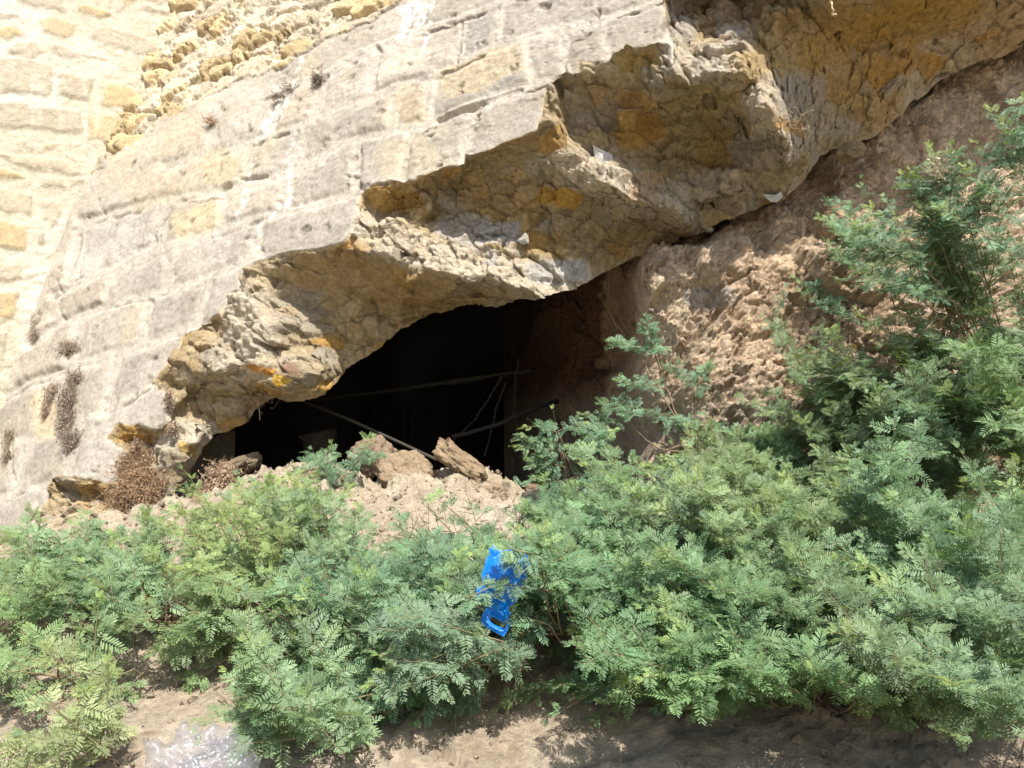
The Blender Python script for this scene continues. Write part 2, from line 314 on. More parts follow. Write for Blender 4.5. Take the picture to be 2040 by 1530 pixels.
# joints of the masonry
beds = [[(395, 385), (455, 378), (530, 353), (579, 335), (635, 318), (680, 282), (775, 262), (856, 243), (950, 205), (1047, 173), (1089, 160)],
        [(330, 330), (450, 300), (582, 254), (690, 215), (786, 172), (856, 148), (960, 105), (1047, 74), (1202, 36), (1320, -5), (1400, -40)],
        [(560, 175), (640, 150), (700, 112), (780, 80), (906, 36), (1000, 5), (1150, -50)],
        [(110, 590), (180, 555), (300, 503), (416, 462), (508, 432), (579, 418), (640, 405), (720, 382)],
        [(60, 690), (130, 640), (201, 613), (318, 585), (445, 538), (520, 505)],
        [(0, 800), (60, 765), (180, 720), (300, 682), (400, 645)], [(-100, 930), (0, 895), (100, 862), (220, 810), (300, 768)], [(180, 440), (260, 415), (330, 395), (395, 385)], [(-100, 1030), (20, 985), (102, 958)]]
vert = [[(1050, 76), (1062, 172)], [(856, 148), (850, 242)], [(792, 172), (777, 260)], [(612, 240), (583, 330)], [(500, 285), (490, 365)], [(995, 8), (985, 92)], [(918, 34), (908, 128)], [(752, 92), (742, 188)], [(655, 140), (622, 236)],
        [(572, 338), (560, 420)], [(716, 275), (708, 382)], [(944, 208), (928, 318)], [(822, 252), (800, 352)], [(452, 382), (438, 455)], [(330, 398), (312, 500)], [(522, 428), (508, 508)], [(352, 486), (332, 578)], [(242, 528), (212, 612)], [(165, 440), (140, 560)],
        [(300, 590), (282, 686)], [(420, 548), (392, 645)], [(165, 628), (135, 735)], [(238, 702), (205, 815)], [(108, 748), (72, 870)], [(1120, 50), (1128, 150)], [(1205, 38), (1212, 120)], [(560, 178), (540, 265)], [(430, 215), (420, 300)], [(170, 830), (130, 940)], [(60, 880), (30, 985)]]
jd = np.full(x.shape, 1e9)
for L_ in beds: jd = np.minimum(jd, seg_dist(wx*.5+x*.5, wy*.5+y*.5, L_))
for L_ in vert: jd = np.minimum(jd, seg_dist(wx*.5+x*.5, wy*.5+y*.5, L_)*1.05)
n_lo = fbm(Pb, 2.2, 4, 31); n_mid = fbm(Pb, 8, 4, 41); n_hi = fbm(Pb, 34, 3, 51)
# every block gets its own tone, set-back and tilt: label the cells between the joints
BX, BY, BS = 0, -40, 5; bxn, byn = 275, 240
bgx, bgy = np.meshgrid(BX+np.arange(bxn)*BS, BY+np.arange(byn)*BS); bj = np.full(bgx.shape, 1e9)
for L_ in beds+vert: bj = np.minimum(bj, seg_dist(bgx.astype(float), bgy.astype(float), L_))
lab = np.where(bj < 5.5, -1, 0); nlab = 0
for j0 in range(byn):
    for i0 in range(bxn):
        if lab[j0, i0] != 0: continue
        nlab += 1; stk = [(j0, i0)]; lab[j0, i0] = nlab
        while stk:
            j, i = stk.pop()
            for j2, i2 in ((j+1, i), (j-1, i), (j, i+1), (j, i-1)):
                if 0 <= j2 < byn and 0 <= i2 < bxn and lab[j2, i2] == 0: lab[j2, i2] = nlab; stk.append((j2, i2))
bi = np.clip(((wx*.5+x*.5-BX)/BS).round().astype(int), 0, bxn-1); bjj = np.clip(((wy*.5+y*.5-BY)/BS).round().astype(int), 0, byn-1); blk = lab[bjj, bi]
bt = rng.uniform(0, 1, nlab+2); bo = rng.uniform(-1, 1, nlab+2); btx = rng.uniform(-1, 1, nlab+2); bty = rng.uniform(-1, 1, nlab+2)
bcx = np.array([bgx[lab == q].mean() if (lab == q).any() else 0 for q in range(nlab+2)]); bcy = np.array([bgy[lab == q].mean() if (lab == q).any() else 0 for q in range(nlab+2)])
bk_ok = (blk > 0) & inside; bq = np.where(bk_ok, blk, 0); bsm = smooth(5, 13, jd)*bk_ok
mort = (1-smooth(5, 20, jd+10*n_mid))*np.where(inside, 1, 0)
disp = np.zeros(len(x))
face_d = -.010*mort+.007*n_mid+.004*n_hi+.012*n_lo+.006*smooth(.1, .5, fbm(Pb, 15, 3, 61))
face_d += bsm*(.007*bo[bq]+.00016*np.clip(btx[bq]*(x-bcx[bq]), -60, 60)+.00025*np.clip(bty[bq]*(y-bcy[bq]), -40, 40))
pit = smooth(.42, .6, fbm(Pb, 11, 4, 66)); face_d -= .016*pit
# undercut hollows along a few bed joints
def slit(px0, py0, px1, py1, wdt, dep):
    global face_d
    d_ = seg_dist(wx*.6+x*.4, wy*.6+y*.4, [(px0, py0), (px1, py1)]); face_d = face_d-dep*(1-smooth(wdt*.3, wdt, d_))*(.6+.5*n_mid)
for s_ in [(870, 238, 960, 204, 9, .05), (960, 202, 1035, 178, 7, .025), (440, 378, 452, 370, 9, .04), (478, 357, 528, 350, 4, .03), (640, 160, 648, 152, 8, .04), (560, 190, 590, 172, 6, .03), (692, 352, 712, 352, 4, .03), (520, 200, 555, 188, 4, .02), (748, 92, 752, 100, 7, .04), (128, 690, 150, 700, 9, .03), (270, 500, 310, 480, 7, .02),
           (100, 600, 160, 553, 3, .03), (120, 560, 130, 640, 2.5, .02), (320, 470, 330, 520, 2.5, .02), (20, 890, 28, 960, 3, .03), (60, 660, 80, 630, 6, .03), (225, 610, 300, 600, 2.5, .02), (350, 405, 440, 400, 2.5, .02)]: slit(*s_)
crk_n = fbm(Pb, 3.2, 3, 69); bdist = np.full(len(x), 1e9)
for L_ in beds+vert[::3]: bdist = np.minimum(bdist, np.abs(seg_dist(wx*.7+x*.3, wy*.7+y*.3, [(a_, b_+7) for a_, b_ in L_])+4*n_mid))
crackline = (1-smooth(1.0, 2.8, bdist))*smooth(.12, .3, crk_n)
n_vein = np.abs(fbm(Pb, 1.6, 4, 73)); vein = (1-smooth(.004, .012, n_vein))*smooth(.0, .25, fbm(Pb, 1.1, 2, 75)); crackline = np.maximum(crackline, vein*.5*(x < 560)*(x > 60)*(y > 300))
face_d -= .016*crackline
q1, q2, qid, qu = voronoi(Pb*np.array([1, 1, 1.5]), 6.5, 71)
r1, r2, rid, ru = voronoi(Pb+.03*n_mid[:, None], 17, 81)
s1, s2, sid, _ = voronoi(Pb*np.array([1, .6, 1.25])+.09*np.stack([n_mid, n_hi, n_lo], 1), 4.6, 91)
big_st = smooth(0, .18, q2-q1); mid_st = smooth(0, .25, r2-r1)
core_d = .050*(qid-.5)*big_st+.018*big_st+.048*qu+.022*(rid-.5)*mid_st+.010*mid_st+.016*ru+.030*n_lo+.014*ridged(Pb, 7, 4, 101)+.010*n_hi
rub_d = .045*(sid-.35)*smooth(0, .3, s2-s1)+.035*smooth(0, .3, s2-s1)+.015*n_mid+.012*n_hi-.03
# calmer, smoother undersides (broken mortar faces) in the arch and the far right
calm = np.clip(1-np.hypot((x-740)/240, (y-580)/75), 0, 1); calm = smooth(0, .5, calm)
calm = np.maximum(calm, smooth(0, .4, 1-np.hypot((x-1020)/100, (y-315)/38)))
core_d = core_d*(1-.6*calm)
ledge = [[(738, 450), (850, 515), (960, 532), (1070, 575), (1170, 572)], [(1150, 340), (1240, 378), (1370, 420)], [(1390, 385), (1475, 385)], [(480, 600), (530, 680), (480, 740)], [(350, 870), (400, 880)], [(1345, 120), (1500, 150), (1520, 220)], [(1500, 310), (1560, 300)]]
ld = np.full(x.shape, 1e9)
for L_ in ledge: ld = np.minimum(ld, seg_dist(x, y, L_))
rough_l = 1-smooth(20, 55, ld); core_d += rough_l*(.020*ridged(Pb, 18, 3, 111)+.012*fbm(Pb, 45, 2, 113))
disp = np.where(inside, face_d, np.where(above, rub_d, core_d))
edge_s = smooth(0, 16, np.where(inside, 99, np.minimum(dE, dG))); disp = np.where(inside, disp, disp*(.1+.9*edge_s))
lipf = np.clip((yl[None, :]-Yg)/30, 0, 1).ravel(); disp = disp*(.35+.65*lipf)
P = at(x, y, d_plane(NM, PM, x, y)+Tw)+NM[None, :]*disp[:, None]
# --- albedo of the stone, with the sunlit core ledges painted paler
def mixc(a, b, t): return a*(1-t[:, None])+np.asarray(b, float)[None, :]*t[:, None]
c = np.tile(np.array([.395, .35, .288]), (len(x), 1))
c = mixc(c, (.33, .285, .225), smooth(-.1, .4, n_lo)*.8)
c = mixc(c, (.46, .37, .22), smooth(.2, .5, fbm(Pb, 1.7, 3, 131))*.3)
bid = voronoi(Pb*np.array([1.1, 1.1, 2.6]), 1.6, 141)[2]; c = c*(.86+.26*bid)[:, None]
c = c*(1+bsm*(.20*bt[bq]-.12))[:, None]; c = c*(1+bsm[:, None]*(bo[bq]*.035)[:, None]*np.array([1, 0, -1.2]))
c = mixc(c, (.475, .43, .355), mort*.55)
def patch(cx, cy, rx, ry, col, amt, rot=0):
    global c
    a = math.radians(rot); u = (wx-cx)*math.cos(a)+(wy-cy)*math.sin(a); v = -(wx-cx)*math.sin(a)+(wy-cy)*math.cos(a)
    d_ = np.maximum(np.abs(u)/rx, np.abs(v)/ry)*.6+np.hypot(u/rx, v/ry)*.4; c = mixc(c, col, (1-smooth(.82, 1.12, d_+.12*n_mid))*amt)
patch(960, 140, 92, 34, (.46, .37, .23), .65, -20); patch(820, 205, 30, 40, (.44, .35, .21), .5, -20); patch(392, 437, 52, 26, (.50, .41, .25), .7, -20)
patch(435, 330, 36, 34, (.44, .36, .22), .6, -20); patch(300, 375, 60, 40, (.46, .38, .25), .4, -20); patch(810, 310, 60, 40, (.42, .34, .22), .4, -20); patch(1100, 245, 20, 60, (.56, .40, .16), .6)
patch(90, 830, 25, 50, (.50, .38, .2), .5)
# lime streaks and white drips
wh = np.zeros(len(x))
for L_, w_ in [([(812, 8), (806, 35), (800, 68)], 11), ([(824, 0), (815, 45)], 7), ([(795, 15), (850, 5)], 8), ([(838, 0), (832, 50)], 3), ([(858, 0), (850, 40), (842, 102)], 2.4), ([(846, 10), (838, 60)], 2.5), ([(790, 70), (788, 130)], 2), ([(820, 60), (818, 90)], 2.2), ([(575, 190), (535, 240), (525, 262)], 14), ([(575, 190), (560, 235)], 10), ([(598, 110), (580, 180)], 5), ([(583, 260), (575, 330), (572, 400), (515, 440), (505, 490)], 5), ([(490, 380), (475, 440)], 6), ([(500, 320), (496, 360)], 4)]:
    wh = np.maximum(wh, (1 if min(q_[1] for q_ in L_) < 60 else .55)*(1-smooth(w_*.5, w_*1.2, seg_dist(x+5*n_mid, y, L_)+6*n_hi)))
c = mixc(c, (.80, .78, .74), wh*.8*smooth(0, .22, fbm(Pb*np.array([1.6, 1.6, .7]), 30, 3, 777)+.1+.25*(y < 140)))
# grey lichen and grime
c = mixc(c, (.26, .225, .18), smooth(.25, .6, fbm(Pb, 6, 5, 151))*.45); c = mixc(c, (.10, .085, .06), pit*.35)
c = mixc(c, (.14, .11, .08), crackline*.5)
# --- core
cc = np.tile(np.array([.46, .35, .19]), (len(x), 1))
cc = mixc(cc, (.50, .41, .27), smooth(-.2, .4, n_lo)); cc = mixc(cc, (.47, .31, .12), smooth(.1, .5, fbm(Pb, 2.6, 4, 161))*.8)
cc = mixc(cc, (.38, .34, .27), smooth(.68, .85, qid)*.7*big_st); cc = mixc(cc, (.46, .27, .07), smooth(.0, .12, .16-qid)*.9*big_st)
cc = mixc(cc, (.30, .22, .13), smooth(.1, .5, fbm(Pb, 12, 4, 171))*.5); cc = cc*(.9+.2*rid)[:, None]
cc = mixc(cc, (.62, .54, .42), rough_l*.75)  # sunlight on the ledges and broken rocks put into the core colour
crk = (1-smooth(0, .05, q2-q1)); cc = mixc(cc, (.12, .08, .045), crk*.6)
cr = mixc(np.tile(np.array([.66, .56, .41]), (len(x), 1)), (.64, .49, .27), smooth(.5, .8, sid)); cr = cr*(.8+.4*_h((sid*1e6).astype(np.int64), (sid*7e5).astype(np.int64), (sid*3e5).astype(np.int64), 3))[:, None]
save_c = c; c = cc
patch(1120, 402, 48, 18, (.56, .33, .06), .9, 8); patch(1278, 268, 52, 38, (.50, .30, .08), .85, -15); patch(1275, 130, 44, 24, (.46, .33, .12), .8); patch(1415, 135, 40, 30, (.50, .44, .36), .5)
patch(1190, 240, 60, 26, (.42, .37, .31), .6, -20); patch(930, 460, 60, 40, (.45, .42, .37), .8, 20); patch(1000, 470, 44, 22, (.48, .46, .42), .8, -10); patch(1095, 495, 40, 22, (.44, .30, .11), .7)
patch(1120, 545, 60, 22, (.52, .50, .46), .8, -5); patch(985, 520, 18, 20, (.46, .43, .38), .8); patch(795, 400, 62, 26, (.52, .34, .12), .9, 8); patch(1015, 310, 66, 30, (.34, .25, .12), .7, -15)
patch(1600, 90, 150, 60, (.46, .30, .09), .6, -20); patch(1850, 30, 120, 60, (.44, .28, .06), .7, -20); patch(1780, 140, 60, 30, (.48, .28, .07), .7, -25); patch(1600, 200, 50, 40, (.42, .38, .32), .6); patch(1470, 60, 40, 50, (.44, .40, .34), .6); patch(1360, 40, 30, 50, (.40, .36, .32), .7); patch(1660, 260, 60, 26, (.42, .37, .29), .6, -10)
patch(1500, 300, 50, 20, (.46, .44, .40), .5); patch(1580, 265, 28, 16, (.46, .26, .07), .8); patch(1290, 380, 30, 30, (.44, .26, .13), .5); patch(600, 620, 50, 50, (.40, .35, .28), .6); patch(740, 560, 180, 40, (.40, .29, .13), .6, 8)
patch(570, 762, 15, 12, (.72, .45, .07), .95, 30); patch(540, 741, 26, 6, (.58, .28, .05), .9, 10); patch(590, 740, 18, 12, (.26, .15, .09), .8); patch(382, 900, 22, 10, (.62, .40, .10), .8, 20); patch(640, 740, 40, 20, (.44, .36, .24), .6); patch(415, 800, 60, 18, (.36, .27, .14), .7); patch(860, 700, 60, 30, (.42, .26, .08), .5)
cc = c; c = save_c
alb = np.where(inside[:, None], c, np.where(above[:, None], cr, cc))
alb = np.where((inside & (np.minimum(dE, 99) < 7))[:, None], alb*1.08, alb)
# the sheet goes on behind the lip: roof and back of the hollow
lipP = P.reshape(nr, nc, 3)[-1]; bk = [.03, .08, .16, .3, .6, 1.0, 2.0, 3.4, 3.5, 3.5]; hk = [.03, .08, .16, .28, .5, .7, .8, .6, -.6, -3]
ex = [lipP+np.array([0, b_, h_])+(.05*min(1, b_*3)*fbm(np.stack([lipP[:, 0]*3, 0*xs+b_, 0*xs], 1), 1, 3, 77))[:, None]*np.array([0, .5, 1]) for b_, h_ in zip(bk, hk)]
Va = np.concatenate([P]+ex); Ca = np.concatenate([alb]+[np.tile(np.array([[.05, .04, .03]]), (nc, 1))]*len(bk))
Fa = grid_faces(nr+len(bk), nc)
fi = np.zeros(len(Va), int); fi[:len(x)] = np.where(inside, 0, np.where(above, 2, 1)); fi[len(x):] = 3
fk = fi[Fa[:, 0]]
wall = empty('bastion_wall', at(700, 950, 4.4), 'massive grey battered stone wall with its foot broken away over a dark hollow', 'stone wall')
for kk, nm, mt, lb in ((0, 'masonry_facing', M_face, None), (1, 'rubble_core', M_core, 'ochre broken rubble and mortar under the facing'), (2, 'collapsed_rubble', M_core, 'loose pale rubble stones above the facing')):
    v_, f_, c_ = compact(Va, Fa[fk == kk], Ca); o = link_mesh(nm, v_, f_[:, ::-1], mt, wall, c_)
    if lb: o['label'] = lb
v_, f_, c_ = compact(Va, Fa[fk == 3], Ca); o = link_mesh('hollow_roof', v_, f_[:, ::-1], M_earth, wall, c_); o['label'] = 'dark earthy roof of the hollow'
def chip(px, py, d, pts, thick, col, name='white_chip', parent=wall):
    o_ = np.array([(a, b) for a, b in pts], float); n = len(o_); P_ = at(o_[:, 0], o_[:, 1], d-thick)
    cen = at(o_[:, 0].mean(), o_[:, 1].mean(), d-thick*1.6); B_ = at(o_[:, 0], o_[:, 1], d+thick*2)
    V = np.concatenate([P_, [cen], B_]); fs = [(i, (i+1) % n, n) for i in range(n)]+[(i, n+1+i, n+1+(i+1) % n, (i+1) % n) for i in range(n)]
    return link_mesh(name, V, fs, M_rock, parent, np.tile(np.array([col]), (len(V), 1)), False)
def wd(px, py): return float(d_plane(NM, PM, px, py)+sample(T_r, np.array([px*1.]), np.array([py*1.]), RX, RY, RS)[0])
chip(0, 0, wd(1203, 318)-.03, [(1181, 288), (1196, 297), (1220, 308), (1222, 330), (1205, 341), (1191, 335), (1184, 310)], .025, (.80, .79, .76), 'white_chip')
chip(0, 0, wd(1545, 392)-.04, [(1518, 386), (1545, 388), (1556, 381), (1560, 392), (1548, 403), (1535, 402)], .02, (.80, .79, .76), 'white_chip')
chip(0, 0, wd(1048, 475)-.04, [(1040, 470), (1046, 463), (1053, 470), (1054, 485), (1042, 487), (1030, 480)], .02, (.55, .52, .46), 'white_chip')

# ------------------------------------------------------------------ the side wall on the left
xs2 = np.concatenate([np.arange(-700, -12, 20), np.arange(-12, 470, 3.)]); ys2 = np.concatenate([np.arange(-900, -20, 20), np.arange(-20, 1000, 3.), np.arange(1000, 1400, 12)])
X2, Y2 = np.meshgrid(xs2, ys2); x = X2.ravel(); y = Y2.ravel()
Pb = at(x, y, d_plane(NL, PL, x, y)); n_lo = fbm(Pb, 2.2, 4, 231); n_mid = fbm(Pb, 9, 4, 241); n_hi = fbm(Pb, 40, 3, 251)
wx = x+8*n_mid; wy = y+8*fbm(Pb, 9, 3, 221)
stones = [[(-8, 117), (60, 116), (107, 128), (104, 196), (-8, 188)], [(118, 142), (190, 152), (181, 208), (113, 192)], [(212, 160), (262, 172), (286, 190), (276, 226), (200, 216)], [(-8, 204), (40, 203), (165, 224), (164, 272), (-8, 256)], [(170, 226), (268, 233), (262, 262), (226, 294), (170, 276)],
          [(10, 96), (38, 82), (74, 84), (92, 106), (62, 126), (12, 112)], [(104, 88), (180, 104), (250, 124), (180, 122), (106, 112)], [(72, 38), (112, 32), (158, 46), (142, 80), (92, 72)], [(178, 62), (212, 52), (328, 82), (330, 105), (292, 116), (184, 86)], [(-8, 304), (60, 308), (130, 320), (166, 342), (152, 351), (60, 336), (-8, 320)],
          [(86, 404), (104, 396), (126, 420), (120, 450), (104, 458), (86, 432)], [(74, 462), (92, 452), (96, 478), (82, 494), (72, 488)], [(-8, 370), (66, 382), (70, 438), (-8, 420)], [(-8, 436), (58, 448), (54, 506), (-8, 494)], [(24, -8), (124, -8), (132, 26), (70, 22), (30, 8)], [(276, 4), (346, 20), (340, 36), (272, 22)], [(150, 8), (214, 14), (234, 30), (200, 36), (152, 26)], [(218, -10), (336, -10), (338, 6), (250, 8)],
          [(84, 286), (108, 286), (116, 300), (84, 300)], [(-8, 522), (46, 526), (50, 566), (-8, 560)], [(-8, 580), (42, 582), (26, 640), (-8, 640)], [(-8, 20), (40, 32), (46, 46), (-8, 40)], [(-8, 56), (30, 52), (60, 70), (20, 84), (-8, 84)], [(134, 352), (170, 350), (172, 362), (140, 380)], [(78, 350), (126, 352), (140, 376), (80, 376)], [(116, 306), (152, 310), (170, 330), (130, 316)],
          [(-8, 660), (20, 660), (10, 720), (-8, 720)], [(-8, 334), (40, 340), (60, 360), (-8, 358)]]
for i in range(-700, -20, 120):
    for j in range(-800, 1100, 75): stones.append([(i, j), (i+100, j+16), (i+98, j+70), (i+2, j+54)])
for i in range(-10, 460, 110):
    for j in range(-800, -80, 70): stones.append([(i, j), (i+95, j+14), (i+90, j+64), (i+2, j+50)])
hgt = np.zeros(len(x)); sc_ = np.zeros(len(x))
for si, S_ in enumerate(stones):
    bx0 = min(p[0] for p in S_)-12; bx1 = max(p[0] for p in S_)+12; by0 = min(p[1] for p in S_)-12; by1 = max(p[1] for p in S_)+12
    m = (wx > bx0) & (wx < bx1) & (wy > by0) & (wy < by1)
    if not m.any(): continue
    ins = in_poly(wx[m], wy[m], S_); d_ = seg_dist(wx[m], wy[m], S_, True); hh = np.where(ins, smooth(0, 9, d_), 0)
    hgt[m] = np.maximum(hgt[m], hh); sc_[m] = np.where(ins, random.random(), sc_[m])
rr1, rr2, rrid, _ = voronoi(Pb, 9, 281)
disp = .024*hgt+.010*n_mid+.005*n_hi+.02*n_lo+.012*(1-hgt)*smooth(0, .3, rr2-rr1)*rrid
P = Pb+NL[None, :]*disp[:, None]
c = np.tile(np.array([.42, .375, .285]), (len(x), 1)); c = mixc(c, (.50, .47, .40), smooth(-.1, .4, n_lo)*.7)
c = mixc(c, (.39, .29, .15), hgt*smooth(.3, .6, sc_)*.85); c = mixc(c, (.35, .30, .22), hgt*(1-smooth(.3, .6, sc_))*.8)
c = mixc(c, (.30, .25, .18), smooth(.3, .6, fbm(Pb, 14, 5, 261))*.4)
for xx in (65, 78, 120, 168, 192): c = mixc(c, (.50, .45, .37), (1-smooth(1, 8, np.abs(wx-xx)+5*n_mid))*smooth(130, 170, wy)*(1-smooth(240, 285, wy))*.4)
tag(link_mesh('side_wall', P, grid_faces(len(ys2), len(xs2))[:, ::-1], M_side, None, c), 'pale cream wall of squared stones and wide white mortar at the left', 'stone wall')

# ------------------------------------------------------------------ earth bank
bctl = [(1000, 500, 6.6), (1000, 800, 6.6), (1000, 1100, 6.2), (1065, 560, 5.9), (1070, 800, 5.7), (1080, 1000, 5.4), (1085, 600, 5.35), (1095, 800, 5.2), (1125, 860, 5.1), (1140, 700, 5.0), (1150, 560, 4.95), (1180, 900, 4.9), (1195, 740, 5.0), (1203, 745, 4.60), (1208, 880, 4.6), (1190, 600, 4.78), (1205, 540, 4.62), (1200, 1000, 4.5),
        (1255, 560, 4.46), (1250, 740, 4.5), (1268, 560, 4.30), (1290, 690, 4.36), (1262, 880, 4.46), (1290, 600, 4.26), (1275, 760, 4.36), (1330, 760, 4.30), (1340, 850, 4.3), (1300, 480, 4.5), (1320, 540, 4.24), (1300, 1000, 4.2), (1360, 800, 4.2), (1380, 700, 4.18), (1400, 880, 4.14), (1420, 900, 4.12),
        (1400, 470, 4.3), (1400, 520, 4.14), (1480, 450, 4.14), (1540, 430, 4.06), (1548, 560, 4.12), (1560, 440, 4.02), (1640, 430, 3.98), (1660, 470, 3.98), (1600, 600, 4.08), (1500, 700, 4.08), (1450, 800, 4.08), (1600, 380, 4.25), (1600, 800, 4.0), (1700, 600, 4.02), (1700, 400, 4.1), (1800, 300, 4.2), (1700, 300, 4.25), (1900, 160, 4.4), (2040, 120, 4.4), (2040, 350, 4.1), (1900, 420, 4.0), (2040, 600, 3.8), (1900, 700, 3.85),
        (1600, 1000, 3.9), (1800, 1000, 3.75), (1400, 1100, 3.9), (2040, 1000, 3.6), (1400, 1300, 3.6), (2040, 1300, 3.3), (1200, 1300, 4.0), (1000, 1300, 5.6), (2500, 1300, 3.0), (2600, 1500, 2.7), (2040, 1500, 3.1), (1400, 1500, 3.4), (980, 1500, 5.4), (2620, -230, 4.6), (980, -230, 6.8), (2500, 600, 3.5), (2500, 0, 4.2), (2040, -200, 4.9), (1500, 0, 5.2), (1000, -200, 6.8), (1300, 300, 4.9), (2500, -200, 4.6), (1500, 300, 4.5), (1100, 300, 6.0)]
T_b = blur(raster_T(bctl, 990, -210, 400, 400, 4), 1)
xs3 = np.concatenate([np.arange(1004, 2052, 3.), np.arange(2052, 2480, 16)]); ys3 = np.concatenate([np.arange(-190, 60, 10), np.arange(60, 1290, 3.)])
X3, Y3 = np.meshgrid(xs3, ys3); x = X3.ravel(); y = Y3.ravel(); d = sample(T_b, x, y, 990, -210, 4)-.14*smooth(1240, 1300, x)*smooth(430, 520, y)-.12*smooth(1240, 1340, x)*smooth(600, 800, y)-.18*smooth(1225, 1265, x)*smooth(470, 540, y)*(1-smooth(1600, 1800, x)); Pb = at(x, y, d)
n_lo = fbm(Pb, 1.6, 4, 331); n_mid = fbm(Pb, 7, 4, 341); n_hi = fbm(Pb, 30, 3, 351)
Pw = Pb+.05*np.stack([n_mid, n_hi, n_lo], 1)
a1, a2, aid, au = voronoi(Pw, 4.0, 361); b1, b2, bid, bu = voronoi(Pw, 13, 371); e1, e2, eid, eu = voronoi(Pw, 33, 381)
lump = .17*(aid-.4)*smooth(0, .07, a2-a1)+.12*au+.05*(bid-.35)*smooth(0, .12, b2-b1)+.04*bu+.022*smooth(0, .35, b2-b1)+.020*smooth(0, .4, e2-e1)*(eid+.3)+.018*eu+.03*n_mid+.010*n_hi+.05*ridged(Pb*np.array([1.8, 1.8, .35]), 3.2, 3, 391)
calmb = np.maximum(.25-.25*smooth(1180, 1240, x), smooth(760, 860, y)*(1-smooth(1750, 1850, x))*.6); calmb = np.maximum(calmb, .45*smooth(1650, 1800, x)*(1-smooth(380, 460, y)))
disp = lump*(1-.62*calmb)*.55
NB = unit([.05, -1, .15]); P = Pb+NB*disp[:, None]
c = np.tile(np.array([.64, .475, .32]), (len(x), 1)); c = mixc(c, (.70, .55, .39), smooth(-.2, .4, n_lo)); c = mixc(c, (.38, .25, .15), smooth(.1, .5, n_mid)*.5); c = c*(.86+.28*bid)[:, None]
c = mixc(c, (.11, .055, .030), (1-smooth(1196, 1216, x+22*n_mid+8*n_hi))*.92); c = mixc(c, (.34, .22, .14), smooth(1200, 1214, x)*(1-smooth(1245, 1285, x+14*n_mid))*.6); c = mixc(c, (.44, .37, .28), (smooth(760, 840, y)*(1-smooth(1500, 1700, x)))*.6)  # shaded side of the bank by the hollow darkened in the colour
c = mixc(c, (.42, .38, .36), (1-smooth(.6, 1.1, np.hypot((x-1410)/60, (y-595)/28)+.4*n_hi))*.6)
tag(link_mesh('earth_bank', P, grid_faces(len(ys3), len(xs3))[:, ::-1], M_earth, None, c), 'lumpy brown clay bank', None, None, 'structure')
def bank_d(px, py): return -.16+float(sample(T_b, np.array([px*1.]), np.array([py*1.]), 990, -210, 4)[0])

# ------------------------------------------------------------------ ground
RZX = [-6, -2.6, -2.2, -1.8, -1.6, -1.4, -1.2, -.9, -.7, -.45, -.2, .0, .15, .4, .8, 1.4, 3]; RZ = [.02, .06, .12, .20, .23, .31, .39, .40, .34, .40, .37, .31, .24, .16, .18, .26, .45]
def terr(X, Y):
    prof = np.interp(Y, [-40, -6, -1, 0, 1, 2.1, 3, 3.9], [-3.2, -2.6, -1.75, -1.5, -1.1, -.56, -.14, 0]) 
    ridge = np.interp(X, RZX, RZ); k = np.clip((Y-2.4)/1.5, 0, 1); k = k*k*(3-2*k)
    z = np.where(Y < 3.9, prof+ridge*k, 0)
    z2 = np.interp(Y, [3.9, 4.15, 4.5, 5.2, 9], [0, -.03, -.25, -.45, -.5])+ridge
    return np.where(Y < 3.9, z, z2)
gx = np.concatenate([np.arange(-14, -3, .5), np.arange(-3, 3, .014), np.arange(3, 14.1, .5)]); gy = np.concatenate([np.arange(-12, 1.2, .4), np.arange(1.2, 4.9, .012), np.arange(4.9, 9.2, .1)])
GX, GY = np.meshgrid(gx, gy); x = GX.ravel(); y = GY.ravel(); Pb = np.stack([x, y, terr(x, y)], 1)
n_lo = fbm(Pb, 1.3, 4, 431); n_mid = fbm(Pb, 6, 4, 441); n_hi = fbm(Pb, 25, 3, 451); Pw = Pb+.05*np.stack([n_mid, n_hi, n_lo], 1)
a1, a2, aid, au = voronoi(Pw, 7, 461); b1, b2, bid, bu = voronoi(Pw, 24, 471)
near = smooth(3.2, 3.8, y)
P = Pb.copy(); P[:, 2] += (.05+.05*near)*n_lo+(.02+.02*near)*n_mid+.008*n_hi+(.012+.05*near)*smooth(0, .2, a2-a1)*(aid-.3)+(.02+.05*near)*au+.010*smooth(0, .3, b2-b1)*bid*(.5+near)+.012*bu*(.4+near)
c = np.tile(np.array([.53, .43, .315]), (len(x), 1)); c = mixc(c, (.62, .52, .40), smooth(-.2, .4, n_lo)); c = mixc(c, (.34, .25, .16), smooth(.1, .5, n_mid)*.5); c = c*(.88+.22*bid)[:, None]
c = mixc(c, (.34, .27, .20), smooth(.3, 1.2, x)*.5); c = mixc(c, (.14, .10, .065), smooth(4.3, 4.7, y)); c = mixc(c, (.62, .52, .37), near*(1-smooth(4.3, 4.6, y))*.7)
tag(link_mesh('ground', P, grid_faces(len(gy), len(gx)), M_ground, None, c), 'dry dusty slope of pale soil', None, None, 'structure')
def hit(px, py):
    r = ray(px, py); d = 1.6
    while d < 4.6:
        p = r*d
        if p[2] < float(terr(np.array([p[0]]), np.array([p[1]]))[0]): return d
        d += .02
    return 4.4
def front(px, py):
    d = hit(px, py)
    if px > 1200: d = min(d, bank_d(px, py)-.05)
    return min(d, 4.15)

